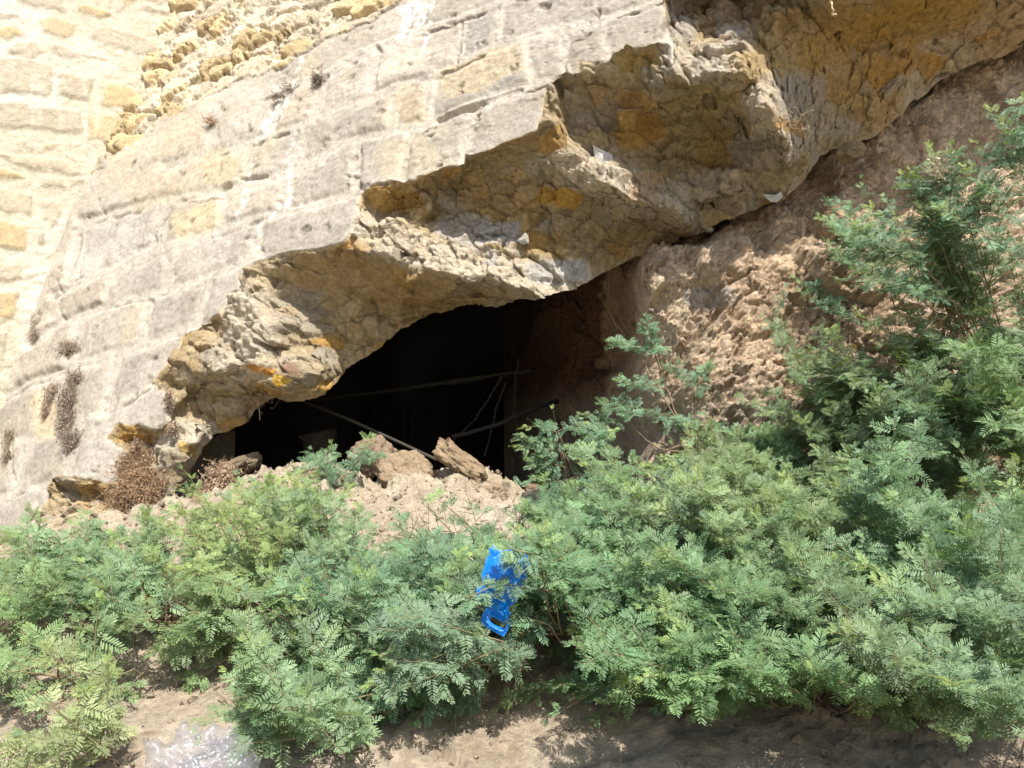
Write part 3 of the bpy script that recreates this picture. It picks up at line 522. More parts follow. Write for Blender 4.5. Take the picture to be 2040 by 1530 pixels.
# ------------------------------------------------------------------ rocks and clods
def rock(name, px, py, d, size, col, label, cat='rock', rot=0, seed=0, group=None, flat=1., ang=.35):
    """size: half extents in metres along image x, depth, height"""
    import bmesh
    bm = bmesh.new(); bmesh.ops.create_icosphere(bm, subdivisions=5 if max(size) > .05 else 3, radius=1)
    V = np.array([v.co[:] for v in bm.verts]); Fq = [tuple(v.index for v in f.verts) for f in bm.faces]; bm.free()
    # cut by a few random planes for facets
    g = np.random.default_rng(seed+5)
    for _ in range(9):
        nn = unit(g.normal(0, 1, 3)); h = g.uniform(.55, .85); q = V@nn; V = V-np.maximum(0, q-h)[:, None]*nn*.9
    v1_, v2_, vi_, vu_ = voronoi(V+seed, 2.4, seed); V = V*(1+.16*fbm(V+seed, 2.2, 3, seed)+.16*vu_+.06*fbm(V+seed, 8, 3, seed+9)-.05*(1-smooth(0, .1, v2_-v1_)))[:, None]
    V = V*np.array(size); a = math.radians(rot); R = np.array([[math.cos(a), 0, -math.sin(a)], [0, 1, 0], [math.sin(a), 0, math.cos(a)]]); V = V@R.T
    cen = at(px, py, d); cl = np.tile(np.array([col]), (len(V), 1))*(1+.18*fbm(V, 14, 3, seed+3))[:, None]
    return tag(link_mesh(name, V+cen, Fq, M_rock, None, cl, True, cen), label, cat, group)
EC = (.46, .34, .22)
rock('boulder', 742, 915, 4.18, (.13, .12, .12), (.36, .27, .18), 'rounded boulder half in the shade left of the leaning slab', seed=3, rot=20)
rock('stone_slab', 914, 920, 3.78, (.185, .075, .070), (.44, .32, .20), 'long tilted slab of brown rock leaning over the mound at the hollow', seed=11, rot=-36)
rock('clod', 825, 958, 3.88, (.19, .15, .14), EC, 'large broken clay clod under the leaning slab', 'clod', seed=21, rot=-20)
rock('clod', 960, 1005, 3.8, (.20, .2, .14), (.48, .36, .24), 'broad pale clod sloping down right of the mound', 'clod', seed=22, rot=-28)
rock('clod', 875, 1020, 3.75, (.18, .14, .11), (.50, .37, .25), 'pale clod low on the mound above the blue bag', 'clod', seed=23, rot=10)
rock('clod', 1065, 978, 4.1, (.06, .07, .05), (.42, .30, .2), 'small reddish clod at the right end of the mound', 'clod', seed=24)
rock('boulder', 590, 945, 4.2, (.16, .12, .07), (.52, .42, .28), 'flat cream stone lying at the lip of the hollow', seed=31, rot=6)
rock('boulder', 655, 948, 4.12, (.07, .07, .05), (.52, .42, .28), 'small cream stone beside the flat stone', seed=33, rot=-10)
rock('boulder', 1140, 985, 4.25, (.07, .07, .06), (.26, .20, .14), 'dark stone in the hollow behind the small sapling', seed=35)
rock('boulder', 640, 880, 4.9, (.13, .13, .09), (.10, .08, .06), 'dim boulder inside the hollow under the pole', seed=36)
rock('boulder', 470, 930, 4.35, (.15, .1, .06), (.3, .23, .15), 'dark stones at the left corner of the hollow', seed=37, rot=20)
rock('boulder', 95, 1078, 3.9, (.045, .05, .04), (.5, .38, .22), 'small tan stone in a dark gap at the foot of the wall', seed=38)
rock('cobble', 1694, 303, bank_d(1694, 303)-.10, (.075, .06, .055), (.40, .31, .19), 'rounded cobble wedged under the overhang on the bank', 'cobble', seed=41, rot=15)
rock('cobble', 1716, 322, bank_d(1716, 322)-.10, (.022, .02, .010), (.6, .55, .46), 'tiny pale chip below the wedged cobble', 'cobble', seed=42)
rock('cobble', 1412, 458, bank_d(1412, 458)-.10, (.025, .02, .016), (.56, .47, .36), 'small pale pebble on the earth ledge under the overhang', 'cobble', seed=43)
rock('cobble', 1298, 620, bank_d(1412, 562)-.1, (.018, .02, .014), (.5, .4, .3), 'small pebble set in the sunlit clay', 'cobble', seed=44)
i_ = 0
for px, py in [(230, 1400), (300, 1385), (90, 1400), (350, 1440), (140, 1500), (1010, 1420), (1120, 1490), (1000, 1510), (1180, 1450), (1290, 1500), (1500, 1470), (430, 1370), (345, 1230), (380, 1310), (60, 1480), (1580, 1500), (900, 1060), (780, 1010)]:
    i_ += 1
    rock('pebble', px, py, hit(px, py)-.005, (rng.uniform(.008, .02), rng.uniform(.008, .016), rng.uniform(.006, .012)), (.5, .42, .31), 'small pale pebble lying on the dusty soil slope', 'pebble', seed=60+i_, group='pebbles scattered on the slope')

# crumbs of soil and grit too many to count
NGR = 5200; gxx = rng.uniform(-2.6, 2.6, NGR); gyy = np.where(rng.random(NGR) < .55, rng.uniform(3.2, 4.25, NGR), rng.uniform(1.7, 4.2, NGR))
Pg = np.stack([gxx, gyy, terr(gxx, gyy)], 1); k1_, k2_, ki_, ku_ = voronoi(Pg, 7, 461)
near_ = smooth(3.2, 3.8, gyy); f_lo = fbm(Pg, 1.3, 4, 431); f_mid = fbm(Pg, 6, 4, 441); f_hi = fbm(Pg, 25, 3, 451); Pq = Pg+.05*np.stack([f_mid, f_hi, f_lo], 1)
k1_, k2_, ki_, ku_ = voronoi(Pq, 7, 461); m1_, m2_, mi_, mu_ = voronoi(Pq, 24, 471)
Pg[:, 2] += (.05+.05*near_)*f_lo+(.02+.02*near_)*f_mid+.008*f_hi+(.012+.05*near_)*smooth(0, .2, k2_-k1_)*(ki_-.3)+(.02+.05*near_)*ku_+.010*smooth(0, .3, m2_-m1_)*mi_*(.5+near_)+.012*mu_*(.4+near_)
octv = np.array([(1, 0, 0), (-1, 0, 0), (0, 1, 0), (0, -1, 0), (0, 0, 1), (0, 0, -1), (.6, .6, .6), (-.6, .6, .6), (.6, -.6, .6), (-.6, -.6, .6)], float)
tri_ = np.array([(0, 6, 2), (0, 8, 6), (6, 8, 4), (6, 4, 7), (6, 7, 2), (2, 7, 1), (7, 4, 9), (7, 9, 1), (9, 4, 8), (9, 8, 3), (9, 3, 1), (8, 0, 3), (0, 2, 5), (2, 1, 5), (1, 3, 5), (3, 0, 5)])
sz_ = rng.uniform(.003, .010, NGR)*np.where(rng.random(NGR) < .08, 2.2, 1)
Vg = Pg[:, None, :]+octv[None]*sz_[:, None, None]*rng.uniform(.6, 1.3, (NGR, 10, 1))*rng.uniform(.7, 1.2, (NGR, 1, 3)); Fg = (tri_[None]+10*np.arange(NGR)[:, None, None]).reshape(-1, 3)
cg = np.repeat(np.array([[.48, .38, .27]])*rng.uniform(.6, 1.2, (NGR, 1)), 10, 0)
tag(link_mesh('loose_gravel', Vg.reshape(-1, 3), Fg, M_rock, None, cg, False), 'loose crumbs of soil and grit over the slope and mound', 'gravel', None, 'stuff')
# ------------------------------------------------------------------ sticks, poles, roots
def stick(name, pts, r0, r1, col, label, cat='branch', n=14, jit=.004, wob=.1, k=8, mat=None, twigs=0, group=None):
    C_ = np.array([at(a, b, d_) for a, b, d_ in pts]); t = TubeSet(); cp = curve_pts(C_, n, jit); t.add(cp, r0, r1, k, col, wob)
    for _ in range(twigs):
        i = rng.integers(2, len(cp)-1); dr = unit(rng.normal(0, 1, 3)+np.array([0, -.3, .2])); ln = rng.uniform(.06, .16)
        t.add(curve_pts([cp[i], cp[i]+dr*ln*.5+rng.normal(0, .01, 3), cp[i]+dr*ln+rng.normal(0, .02, 3)], 6), r1*.8, r1*.3, 4, col)
    return tag(t.build(name, mat or M_wood, None, C_[0]), label, cat, group)
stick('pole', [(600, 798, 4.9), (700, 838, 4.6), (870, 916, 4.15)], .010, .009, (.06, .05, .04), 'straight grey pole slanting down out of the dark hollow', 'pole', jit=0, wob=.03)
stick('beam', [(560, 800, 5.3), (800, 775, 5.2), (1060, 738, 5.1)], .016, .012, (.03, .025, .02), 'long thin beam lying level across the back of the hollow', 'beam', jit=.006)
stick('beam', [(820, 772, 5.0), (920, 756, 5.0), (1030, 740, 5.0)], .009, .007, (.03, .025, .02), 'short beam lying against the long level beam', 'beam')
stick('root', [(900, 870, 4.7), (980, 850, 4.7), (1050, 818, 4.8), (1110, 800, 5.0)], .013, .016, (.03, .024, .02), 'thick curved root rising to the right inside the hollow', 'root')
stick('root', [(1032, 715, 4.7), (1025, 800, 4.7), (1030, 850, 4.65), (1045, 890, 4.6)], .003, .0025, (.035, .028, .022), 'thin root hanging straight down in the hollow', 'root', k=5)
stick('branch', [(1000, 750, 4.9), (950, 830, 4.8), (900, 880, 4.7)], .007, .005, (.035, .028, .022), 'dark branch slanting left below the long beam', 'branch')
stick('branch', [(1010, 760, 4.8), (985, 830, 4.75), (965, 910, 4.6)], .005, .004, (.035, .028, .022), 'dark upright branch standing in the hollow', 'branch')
stick('stick', [(893, 872, 3.76), (925, 930, 3.74), (950, 975, 3.70)], .007, .005, (.34, .22, .13), 'brown stick lying down the front of the leaning slab', 'stick', jit=.002)
rd = 3.75
stick('root', [(1180, 985, rd), (1260, 945, rd), (1320, 900, rd-.05), (1370, 885, rd), (1420, 900, rd+.1)], .012, .016, (.38, .29, .21), 'thick gnarled grey root arching over the bushes by the bank', 'root', jit=.006, twigs=5)
stick('root', [(1300, 985, rd+.02), (1325, 930, rd), (1360, 890, rd-.02), (1385, 850, rd+.1)], .006, .005, (.38, .28, .2), 'forked thin root crossing the thick gnarled root', 'root', jit=.005, twigs=5)
stick('root', [(1225, 1010, rd-.05), (1290, 950, rd-.06), (1350, 920, rd-.05)], .006, .005, (.42, .32, .23), 'pale root under the thick gnarled root', 'root', jit=.005, twigs=3)
stick('branch', [(1310, 1350, 2.7), (1240, 1380, 2.62), (1170, 1420, 2.5), (1120, 1450, 2.44)], .009, .005, (.40, .28, .18), 'long bare branch lying on the slope below the right bushes', 'branch', jit=.004, twigs=5)
stick('branch', [(1145, 1415, 2.55), (1110, 1435, 2.5), (1095, 1445, 2.48)], .008, .007, (.62, .52, .40), 'short pale peeled stick beside the long bare branch', 'stick')
stick('branch', [(1195, 1145, 3.0), (1180, 1110, 3.05), (1165, 1075, 3.1)], .007, .004, (.40, .32, .24), 'bare dead twiggy branch among the leaves right of the blue bag', 'branch', twigs=16, jit=.004)
stick('root', [(1215, 520, 4.45), (1210, 600, 4.45), (1222, 640, 4.4), (1245, 670, 4.35)], .003, .002, (.34, .25, .17), 'thin root dangling down the dark side of the bank', 'root', k=5)
stick('root', [(1228, 540, 4.4), (1222, 600, 4.42), (1250, 660, 4.36)], .0025, .0015, (.34, .25, .17), 'hair thin root beside the dangling root', 'root', k=5)
stick('twig', [(1655, -10, 3.2), (1660, 20, 3.2), (1663, 33, 3.2)], .004, .003, (.60, .46, .30), 'thin dry twig hanging from the top of the overhang', 'twig', k=5)
t = TubeSet()
for _ in range(26):
    p = at(rng.uniform(1545, 1615), rng.uniform(225, 262), wd(1580, 250)-.10); q = p+np.array([rng.normal(0, .05), -.02, rng.normal(0, .035)]); t.add(curve_pts([p, (p+q)/2+rng.normal(0, .018, 3), q], 7), .0016, .0009, 4, (.42, .33, .24))
tag(t.build('root_tangle', M_wood, None, at(1580, 250, 3.3)), 'tangle of fine roots clinging to the overhang near the bank', 'roots')
t = TubeSet()
for _ in range(40):
    p = at(rng.normal(505, 18), rng.normal(798, 8), wd(505, 790)-.03); q = p+np.array([rng.normal(0, .05), -.02, rng.normal(-.02, .03)]); t.add(curve_pts([p, (p+q)/2+rng.normal(0, .015, 3), q], 6), .0013, .0007, 4, (.46, .35, .24))
p = at(510, 795, wd(505, 795)-.03); t.add(curve_pts([p, p+np.array([.02, 0, -.05]), p+np.array([.03, 0, -.12])], 6), .002, .0015, 4, (.6, .5, .4))
tag(t.build('root_tangle', M_wood, None, at(505, 795, 4.1)), 'small mat of dry rootlets dangling at the left corner of the hollow', 'roots')

# ------------------------------------------------------------------ dry tufts
def tuft(blobs, n, ln, col, label, droop=.5, r=.0015, lump=.35):
    """blobs: (px, py, spread px, spread py, depth)"""
    t = TubeSet(); V0 = at(blobs[0][0], blobs[0][1], blobs[0][4])
    for _ in range(n):
        bx, by, sx, sy, d_ = blobs[rng.integers(len(blobs))]
        p = at(bx+rng.normal(0, sx*.5), by+rng.normal(0, sy*.5), d_-abs(rng.normal(0, .02)))
        dr = unit([rng.normal(0, .6), -abs(rng.normal(0, .5)), rng.normal(-droop, .5)]); l_ = ln*rng.uniform(.4, 1.3)
        m = p+dr*l_*.5+rng.normal(0, l_*.12, 3); e = p+dr*l_+np.array([0, 0, -l_*.3*droop])+rng.normal(0, l_*.15, 3)
        k_ = rng.uniform(.55, 1.35); t.add(curve_pts([p, m, e], 5), r, r*.5, 3, tuple(np.array(col)*k_))
        if rng.random() < lump:     # small dry leaf curls
            for q in (m, e): t.add(np.array([q, q+rng.normal(0, .006, 3)]), r*3.2, r*1.5, 3, tuple(np.array(col)*k_*1.1))
    return tag(t.build('dry_tuft', M_dry, None, V0), label, 'dead plant')
def wf(px, py): return wd(px, py)-.015
tuft([(275, 925, 30, 30, wf(261, 899)-.04), (285, 960, 42, 30, wf(240, 960)-.08), (265, 990, 40, 28, wf(240, 960)-.14)], 4200, .06, (.33, .22, .13), 'big brown dead tuft hanging from the hole at the foot of the wall', .5, .0013)
tuft([(275, 890, 12, 16, wf(261, 899)-.03)], 260, .035, (.24, .17, .11), 'small dark tuft above the big brown one', .5, .0012)
tuft([(150, 750, 18, 20, wf(150, 760)), (135, 790, 22, 26, wf(140, 790)), (132, 840, 18, 26, wf(132, 840)), (145, 870, 20, 26, wf(145, 870)), (140, 810, 12, 40, wf(140, 810))], 1500, .040, (.27, .21, .16), 'long grey brown dead creeper on the lower left wall face', 1.0, .0012)
tuft([(138, 690, 15, 12, wf(138, 690))], 480, .036, (.34, .27, .20), 'little round dry tuft above the dead creeper', .8, .0011)
tuft([(97, 790, 9, 26, wf(97, 790)), (90, 815, 7, 30, wf(90, 815)), (106, 770, 12, 8, wf(106, 772))], 420, .036, (.34, .26, .19), 'thin dry strand curving left of the dead creeper', 1.0, .001)
tuft([(20, 865, 10, 20, wf(20, 865)), (14, 905, 7, 22, wf(14, 905))], 300, .035, (.34, .26, .19), 'dry stalks at the left edge of the wall', 1.0, .0011)
tuft([(78, 645, 14, 20, wf(78, 645)), (72, 660, 10, 14, wf(72, 660))], 360, .045, (.36, .29, .22), 'sparse dry growth in the corner of the two walls', 1.0, .001)
tuft([(632, 157, 13, 10, wf(632, 157))], 260, .028, (.22, .18, .13), 'dark dry tuft high on the wall under the rubble', .4, .0012)
tuft([(575, 178, 12, 9, wf(575, 178)), (550, 192, 14, 6, wf(550, 192))], 240, .028, (.26, .21, .16), 'dry tuft left of the dark one above a white streak', .3, .0012)
tuft([(420, 240, 14, 10, wf(420, 240))], 160, .03, (.42, .28, .18), 'reddish dry tuft at the top edge of the wall face', .3, .0012)
tuft([(338, 790, 7, 18, wf(338, 800)-.02)], 160, .03, (.30, .22, .15), 'little dry clump on the block end beside the recess', .8, .0012)
tuft([(345, 850, 10, 10, wf(345, 850)-.05)], 160, .03, (.34, .25, .17), 'little dry clump below the protruding block', .8, .0012)
tuft([(445, 945, 30, 14, 4.1), (420, 985, 34, 26, 4.0), (395, 1015, 20, 16, 3.9)], 1300, .05, (.46, .33, .22), 'pale brown dead brush at the left mouth of the hollow', -.1, .0012)
tuft([(352, 1190, 26, 14, hit(350, 1190)-.05), (340, 1222, 14, 14, hit(340, 1222)-.04)], 500, .07, (.40, .31, .22), 'tangle of dry grass on a bare patch in the left bushes', .2, .0014)
tuft([(640, 1170, 22, 18, hit(640, 1170)-.25), (635, 1205, 16, 12, hit(640, 1200)-.2)], 300, .06, (.30, .20, .14), 'dead brown twigs showing inside the left centre bushes', .1, .0014)
tuft([(1400, 650, 60, 40, bank_d(1400, 650)-.1)], 60, .16, (.46, .36, .25), 'scattered fine root hairs on the sunlit clay', .6, .0008, 0)
tuft([(1870, 345, 14, 16, 2.95)], 60, .06, (.5, .42, .3), 'dry seed stalks among the upper right fronds', -.4, .0011)

# ------------------------------------------------------------------ plastic bags
def fill_poly(poly, holes, step):
    x0 = min(p[0] for p in poly); x1 = max(p[0] for p in poly); y0 = min(p[1] for p in poly); y1 = max(p[1] for p in poly)
    def dens(L_):
        out = []
        for (a, b), (c_, d_) in zip(L_, L_[1:]+L_[:1]):
            n = max(1, int(math.hypot(c_-a, d_-b)/step)); out += [(a+(c_-a)*i/n, b+(d_-b)*i/n) for i in range(n)]
        return out
    rings = [dens(list(poly))]+[dens(list(h)) for h in holes]; pts = []; ed = []
    for r_ in rings:
        s_ = len(pts); pts += r_; ed += [(s_+i, s_+(i+1) % len(r_)) for i in range(len(r_))]
    nb = len(pts); gx_, gy_ = np.meshgrid(np.arange(x0, x1, step), np.arange(y0, y1, step)); gx_ = gx_.ravel()+rng.uniform(-.2, .2, gx_.size)*step; gy_ = gy_.ravel()
    ok = in_poly(gx_, gy_, poly) & (seg_dist(gx_, gy_, rings[0], True) > step*.5)
    for h, rg in zip(holes, rings[1:]): ok &= ~in_poly(gx_, gy_, h) & (seg_dist(gx_, gy_, rg, True) > step*.5)
    pts += list(zip(gx_[ok], gy_[ok]))
    v, e, f, *_ = delaunay_2d_cdt([Vector(p) for p in pts], ed, [], 0, 1e-5)
    V = np.array([(a.x, a.y) for a in v]); Fc = np.array([t_[:3] for t_ in f]); cx = V[Fc].mean(1)
    k = in_poly(cx[:, 0], cx[:, 1], poly)
    for h in holes: k &= ~in_poly(cx[:, 0], cx[:, 1], h)
    bd = seg_dist(V[:, 0], V[:, 1], rings[0], True)
    for rg in rings[1:]: bd = np.minimum(bd, seg_dist(V[:, 0], V[:, 1], rg, True))
    return V, Fc[k], bd
def crumple(P2, sc, s):
    g = np.random.default_rng(s); r = 0
    for k_, (lam, am) in enumerate(((1.0, 1.0), (1.9, .6), (.7, .9), (3.6, .3), (5.5, .18))):
        th = g.uniform(0, math.pi); w_ = 1.6*vnoise(np.concatenate([P2*sc*lam*.5, np.full((len(P2), 1), s+k_*3.1)], 1), s+k_)
        q = (P2[:, 0]*math.cos(th)+P2[:, 1]*math.sin(th))*sc*lam+w_+g.uniform(0, 5); r = r+am*np.abs((q % 2)-1)
    return r/2.6
def bag(name, poly, holes, step, dfun, puff, amp, sc, mat, label, cat, seed, hs=None, parent=None):
    V, Fc, bd = fill_poly(poly, holes, step); q = smooth(0, 16, bd)
    cr_ = crumple(V, sc, seed)
    d0 = dfun(V[:, 0], V[:, 1]); A = at(V[:, 0], V[:, 1], d0-puff*q-amp*cr_*(.3+.7*q)); B = at(V[:, 0], V[:, 1], d0+.004+puff*.5*q)
    B = np.where((bd < .01)[:, None], A, B)
    P_ = np.concatenate([A, B]); n = len(V); cen = A.mean(0)
    return tag(link_mesh(name, P_, np.concatenate([Fc, Fc[:, ::-1]+n]), mat, parent, None, True, cen), label, cat)
mb, nb_, bb = mat_base('blue_film', .34); bb.inputs['Base Color'].default_value = (.006, .20, .66, 1); bb.inputs['Specular IOR Level'].default_value = .6
tr = nb_.nodes.new('ShaderNodeBsdfTranslucent'); tr.inputs['Color'].default_value = (.02, .36, .9, 1); mx = nb_.nodes.new('ShaderNodeMixShader'); mx.inputs[0].default_value = .3
nb_.links.new(bb.outputs[0], mx.inputs[1]); nb_.links.new(tr.outputs[0], mx.inputs[2]); nb_.links.new(mx.outputs[0], nb_.nodes['Material Output'].inputs['Surface'])
BD = hit(985, 1180)-.62
bag('plastic_bag', [(974, 1094), (984, 1085), (1000, 1096), (1022, 1094), (1046, 1100), (1052, 1112), (1056, 1126), (1048, 1140), (1050, 1154), (1042, 1168), (1038, 1182), (1030, 1198), (1016, 1208), (1012, 1214), (1020, 1226), (1021, 1240), (1014, 1252), (1004, 1268), (990, 1262), (972, 1250), (958, 1245), (960, 1228), (966, 1216), (974, 1206), (972, 1198), (960, 1198), (948, 1193), (950, 1170), (962, 1166), (959, 1146), (965, 1128), (969, 1112), (976, 1104)],
    [[(977, 1229), (988, 1231), (1000, 1240), (1010, 1242), (1008, 1250), (998, 1250), (984, 1244), (977, 1238)]], 2.6, lambda X, Y: BD-(Y-1180)*.0006+0*X, .006, .03, .028, mb, 'crumpled bright blue plastic carrier bag caught in the bushes', 'plastic bag', 5)
mc, ncn, bc = mat_base('clear_film', .3); tp = ncn.nodes.new('ShaderNodeBsdfTransparent'); tp.inputs['Color'].default_value = (.93, .93, .95, 1); mx = ncn.nodes.new('ShaderNodeMixShader')
bc.inputs['Base Color'].default_value = (.60, .61, .65, 1); bc.inputs['Metallic'].default_value = .45; bc.inputs['Specular IOR Level'].default_value = 1.0; mx.inputs[0].default_value = .22
ncn.links.new(tp.outputs[0], mx.inputs[1]); ncn.links.new(bc.outputs[0], mx.inputs[2]); ncn.links.new(mx.outputs[0], ncn.nodes['Material Output'].inputs['Surface'])
CD = hit(390, 1500)-.16
bag('plastic_bag', [(280, 1466), (296, 1474), (312, 1468), (330, 1486), (346, 1478), (350, 1456), (366, 1428), (378, 1444), (392, 1440), (408, 1456), (424, 1438), (446, 1452), (462, 1444), (478, 1466), (500, 1476), (506, 1496), (520, 1512), (510, 1545), (480, 1580), (300, 1580), (288, 1530), (290, 1500)], [], 5, lambda X, Y: CD-(Y-1490)*.0012+0*X, .008, .10, .026, mc, 'crumpled clear plastic bag lying on soil at the bottom left edge', 'plastic bag', 15)
mg, ngn, bgq = mat_base('grey_film', .3); bgq.inputs['Base Color'].default_value = (.30, .31, .36, 1)
bag('plastic_scrap', [(1105, 1222), (1130, 1215), (1165, 1180), (1205, 1185), (1195, 1225), (1160, 1240), (1158, 1256), (1120, 1255)], [], 5, lambda X, Y: hit(1150, 1220)-.10+0*X, .012, .015, .03, mg, 'dull grey plastic scrap half hidden under leaves right of the blue bag', 'plastic scrap', 25)

# ------------------------------------------------------------------ shrubs: feathery twice-divided leaves on long arching shoots
def leaf_template(npairs, nlf, Lp, ll, lw, spread, seed, fold=.25):
    g = np.random.default_rng(seed); V = []; Fc = []; ax = []
    pin = []
    for k in range(npairs):
        for s in (-1, 1): pin.append((.008+.010*k, s*math.radians(spread-12*k+g.uniform(-8, 8)), Lp*g.uniform(.85, 1.1)))
    n = 0
    for x0, a, L_ in pin:
        dx, dy = math.cos(a), math.sin(a); curve = g.uniform(-.5, .1)
        for i in range(nlf):
            u = (i+.8)/nlf; px_ = x0+dx*L_*u; py_ = dy*L_*u; pz_ = curve*L_*u*u*.6; sz = (.65+.5*math.sin(math.pi*min(1, u*.9+.12)))
            for s in (-1, 1):
                b = a+s*math.radians(62-22*u+g.uniform(-9, 9)); l_ = ll*sz*g.uniform(.85, 1.15); w_ = lw*sz; ex_, ey_ = math.cos(b), math.sin(b); nx_, ny_ = -ey_, ex_
                tz = g.uniform(-.25, .35)*fold*4
                for (uu, vv) in ((0, 0), (.3, .5), (.82, .46), (1, 0), (.82, -.46), (.3, -.5)):
                    V.append((px_+ex_*l_*uu+nx_*w_*vv, py_+ey_*l_*uu+ny_*w_*vv, pz_+tz*l_*uu*.5+vv*w_*g.uniform(-.2, .6)))
                Fc.append(tuple(range(n, n+6))); n += 6
    return np.array(V), np.array(Fc)
TPL = [leaf_template(1, 9, .054, .0165, .0037, 48, 1), leaf_template(2, 8, .044, .0150, .0035, 66, 2), leaf_template(1, 8, .056, .0170, .0039, 34, 3), leaf_template(1, 7, .044, .0155, .0038, 60, 4)]
TIP = [leaf_template(1, 8, .026, .0075, .0026, 24, 11), leaf_template(1, 7, .030, .0085, .0028, 32, 12)]
FINE = [leaf_template(1, 10, .036, .0085, .0026, 46, 21), leaf_template(2, 9, .032, .0080, .0025, 66, 22), leaf_template(1, 10, .040, .0085, .0026, 34, 23)]
def leaves_mesh(items, tpls):
    """items: list of (pos, dir, normal, scale, template, colour)"""
    VV = []; FF = []; CC = []; n = 0
    for ti, (tv, tf) in enumerate(tpls):
        it = [q for q in items if q[4] == ti]
        if not it: continue
        pos = np.array([q[0] for q in it]); X_ = np.array([q[1] for q in it]); X_ /= np.linalg.norm(X_, axis=1)[:, None]
        Z_ = np.array([q[2] for q in it]); Y_ = np.cross(Z_, X_); Y_ /= np.linalg.norm(Y_, axis=1)[:, None]+1e-9; Z_ = np.cross(X_, Y_)
        s_ = np.array([q[3] for q in it]); cl = np.array([q[5] for q in it])
        tvv = tv[None]*s_[:, None, None]
        W = pos[:, None, :]+tvv[..., 0:1]*X_[:, None, :]+tvv[..., 1:2]*Y_[:, None, :]+tvv[..., 2:3]*Z_[:, None, :]
        m = len(tv); VV.append(W.reshape(-1, 3)); FF.append((tf[None]+n+(np.arange(len(it))*m)[:, None, None]).reshape(-1, 6)); n += m*len(it)
        jit = np.repeat(rng.uniform(.85, 1.15, (len(it), m//6)), 6, axis=1)
        CC.append((cl[:, None, :]*jit[..., None]).reshape(-1, 3))
    return np.concatenate(VV), np.concatenate(FF), np.concatenate(CC)
MATURE = np.array([.145, .240, .138]); MID = np.array([.180, .275, .125]); YOUNG = np.array([.31, .40, .12]); PALE = np.array([.23, .31, .19])
N_LEAF = 0
# clearings where the photo shows the ground, the mound, the hollow or litter bare: few leaves grow there
CLEAR = [(1640, 620, 150, 130, .5), (1850, 760, 120, 60, .35), (1780, 420, 60, 70, .3), (700, 1300, 44, 18, .65), (480, 1215, 36, 18, .65), (300, 1325, 60, 26, .75), (100, 1325, 70, 22, .6), (230, 1095, 60, 16, .5), (760, 1075, 60, 26, .6), (1002, 1180, 62, 98, .98), (860, 1045, 130, 40, .6), (1020, 1040, 70, 36, .5), (405, 1495, 120, 62, .85), (880, 965, 175, 95, .9), (1150, 850, 110, 120, .8), (345, 1215, 42, 34, .85), (425, 1325, 62, 38, .85), (60, 1400, 110, 66, .8), (330, 1420, 60, 26, .7), (1110, 1450, 230, 62, .85), (1420, 1480, 200, 46, .7), (900, 1500, 120, 40, .8), (590, 905, 120, 28, .8), (290, 950, 60, 60, .9),
         (1160, 1100, 40, 26, .7), (1370, 860, 80, 60, .7), (200, 960, 160, 60, .8), (500, 870, 150, 50, .9), (1500, 760, 130, 90, .5), (960, 1340, 90, 26, .5), (815, 1205, 30, 16, .7), (640, 1275, 34, 16, .6), (150, 1270, 34, 14, .6)]
KEEP = [False]
def cleared(p):
    if KEEP[0]: return False
    qx, qy = to_px(p); nz = .25*math.sin(p[0]*31)*math.sin(p[2]*37)
    for a, b, rx, ry, pr in CLEAR:
        if pr == .98 and p@FW > BD+.03: continue
        if ((qx-a)/rx)**2+((qy-b)/ry)**2 < 1+nz and rng.random() < pr: return True
    return False
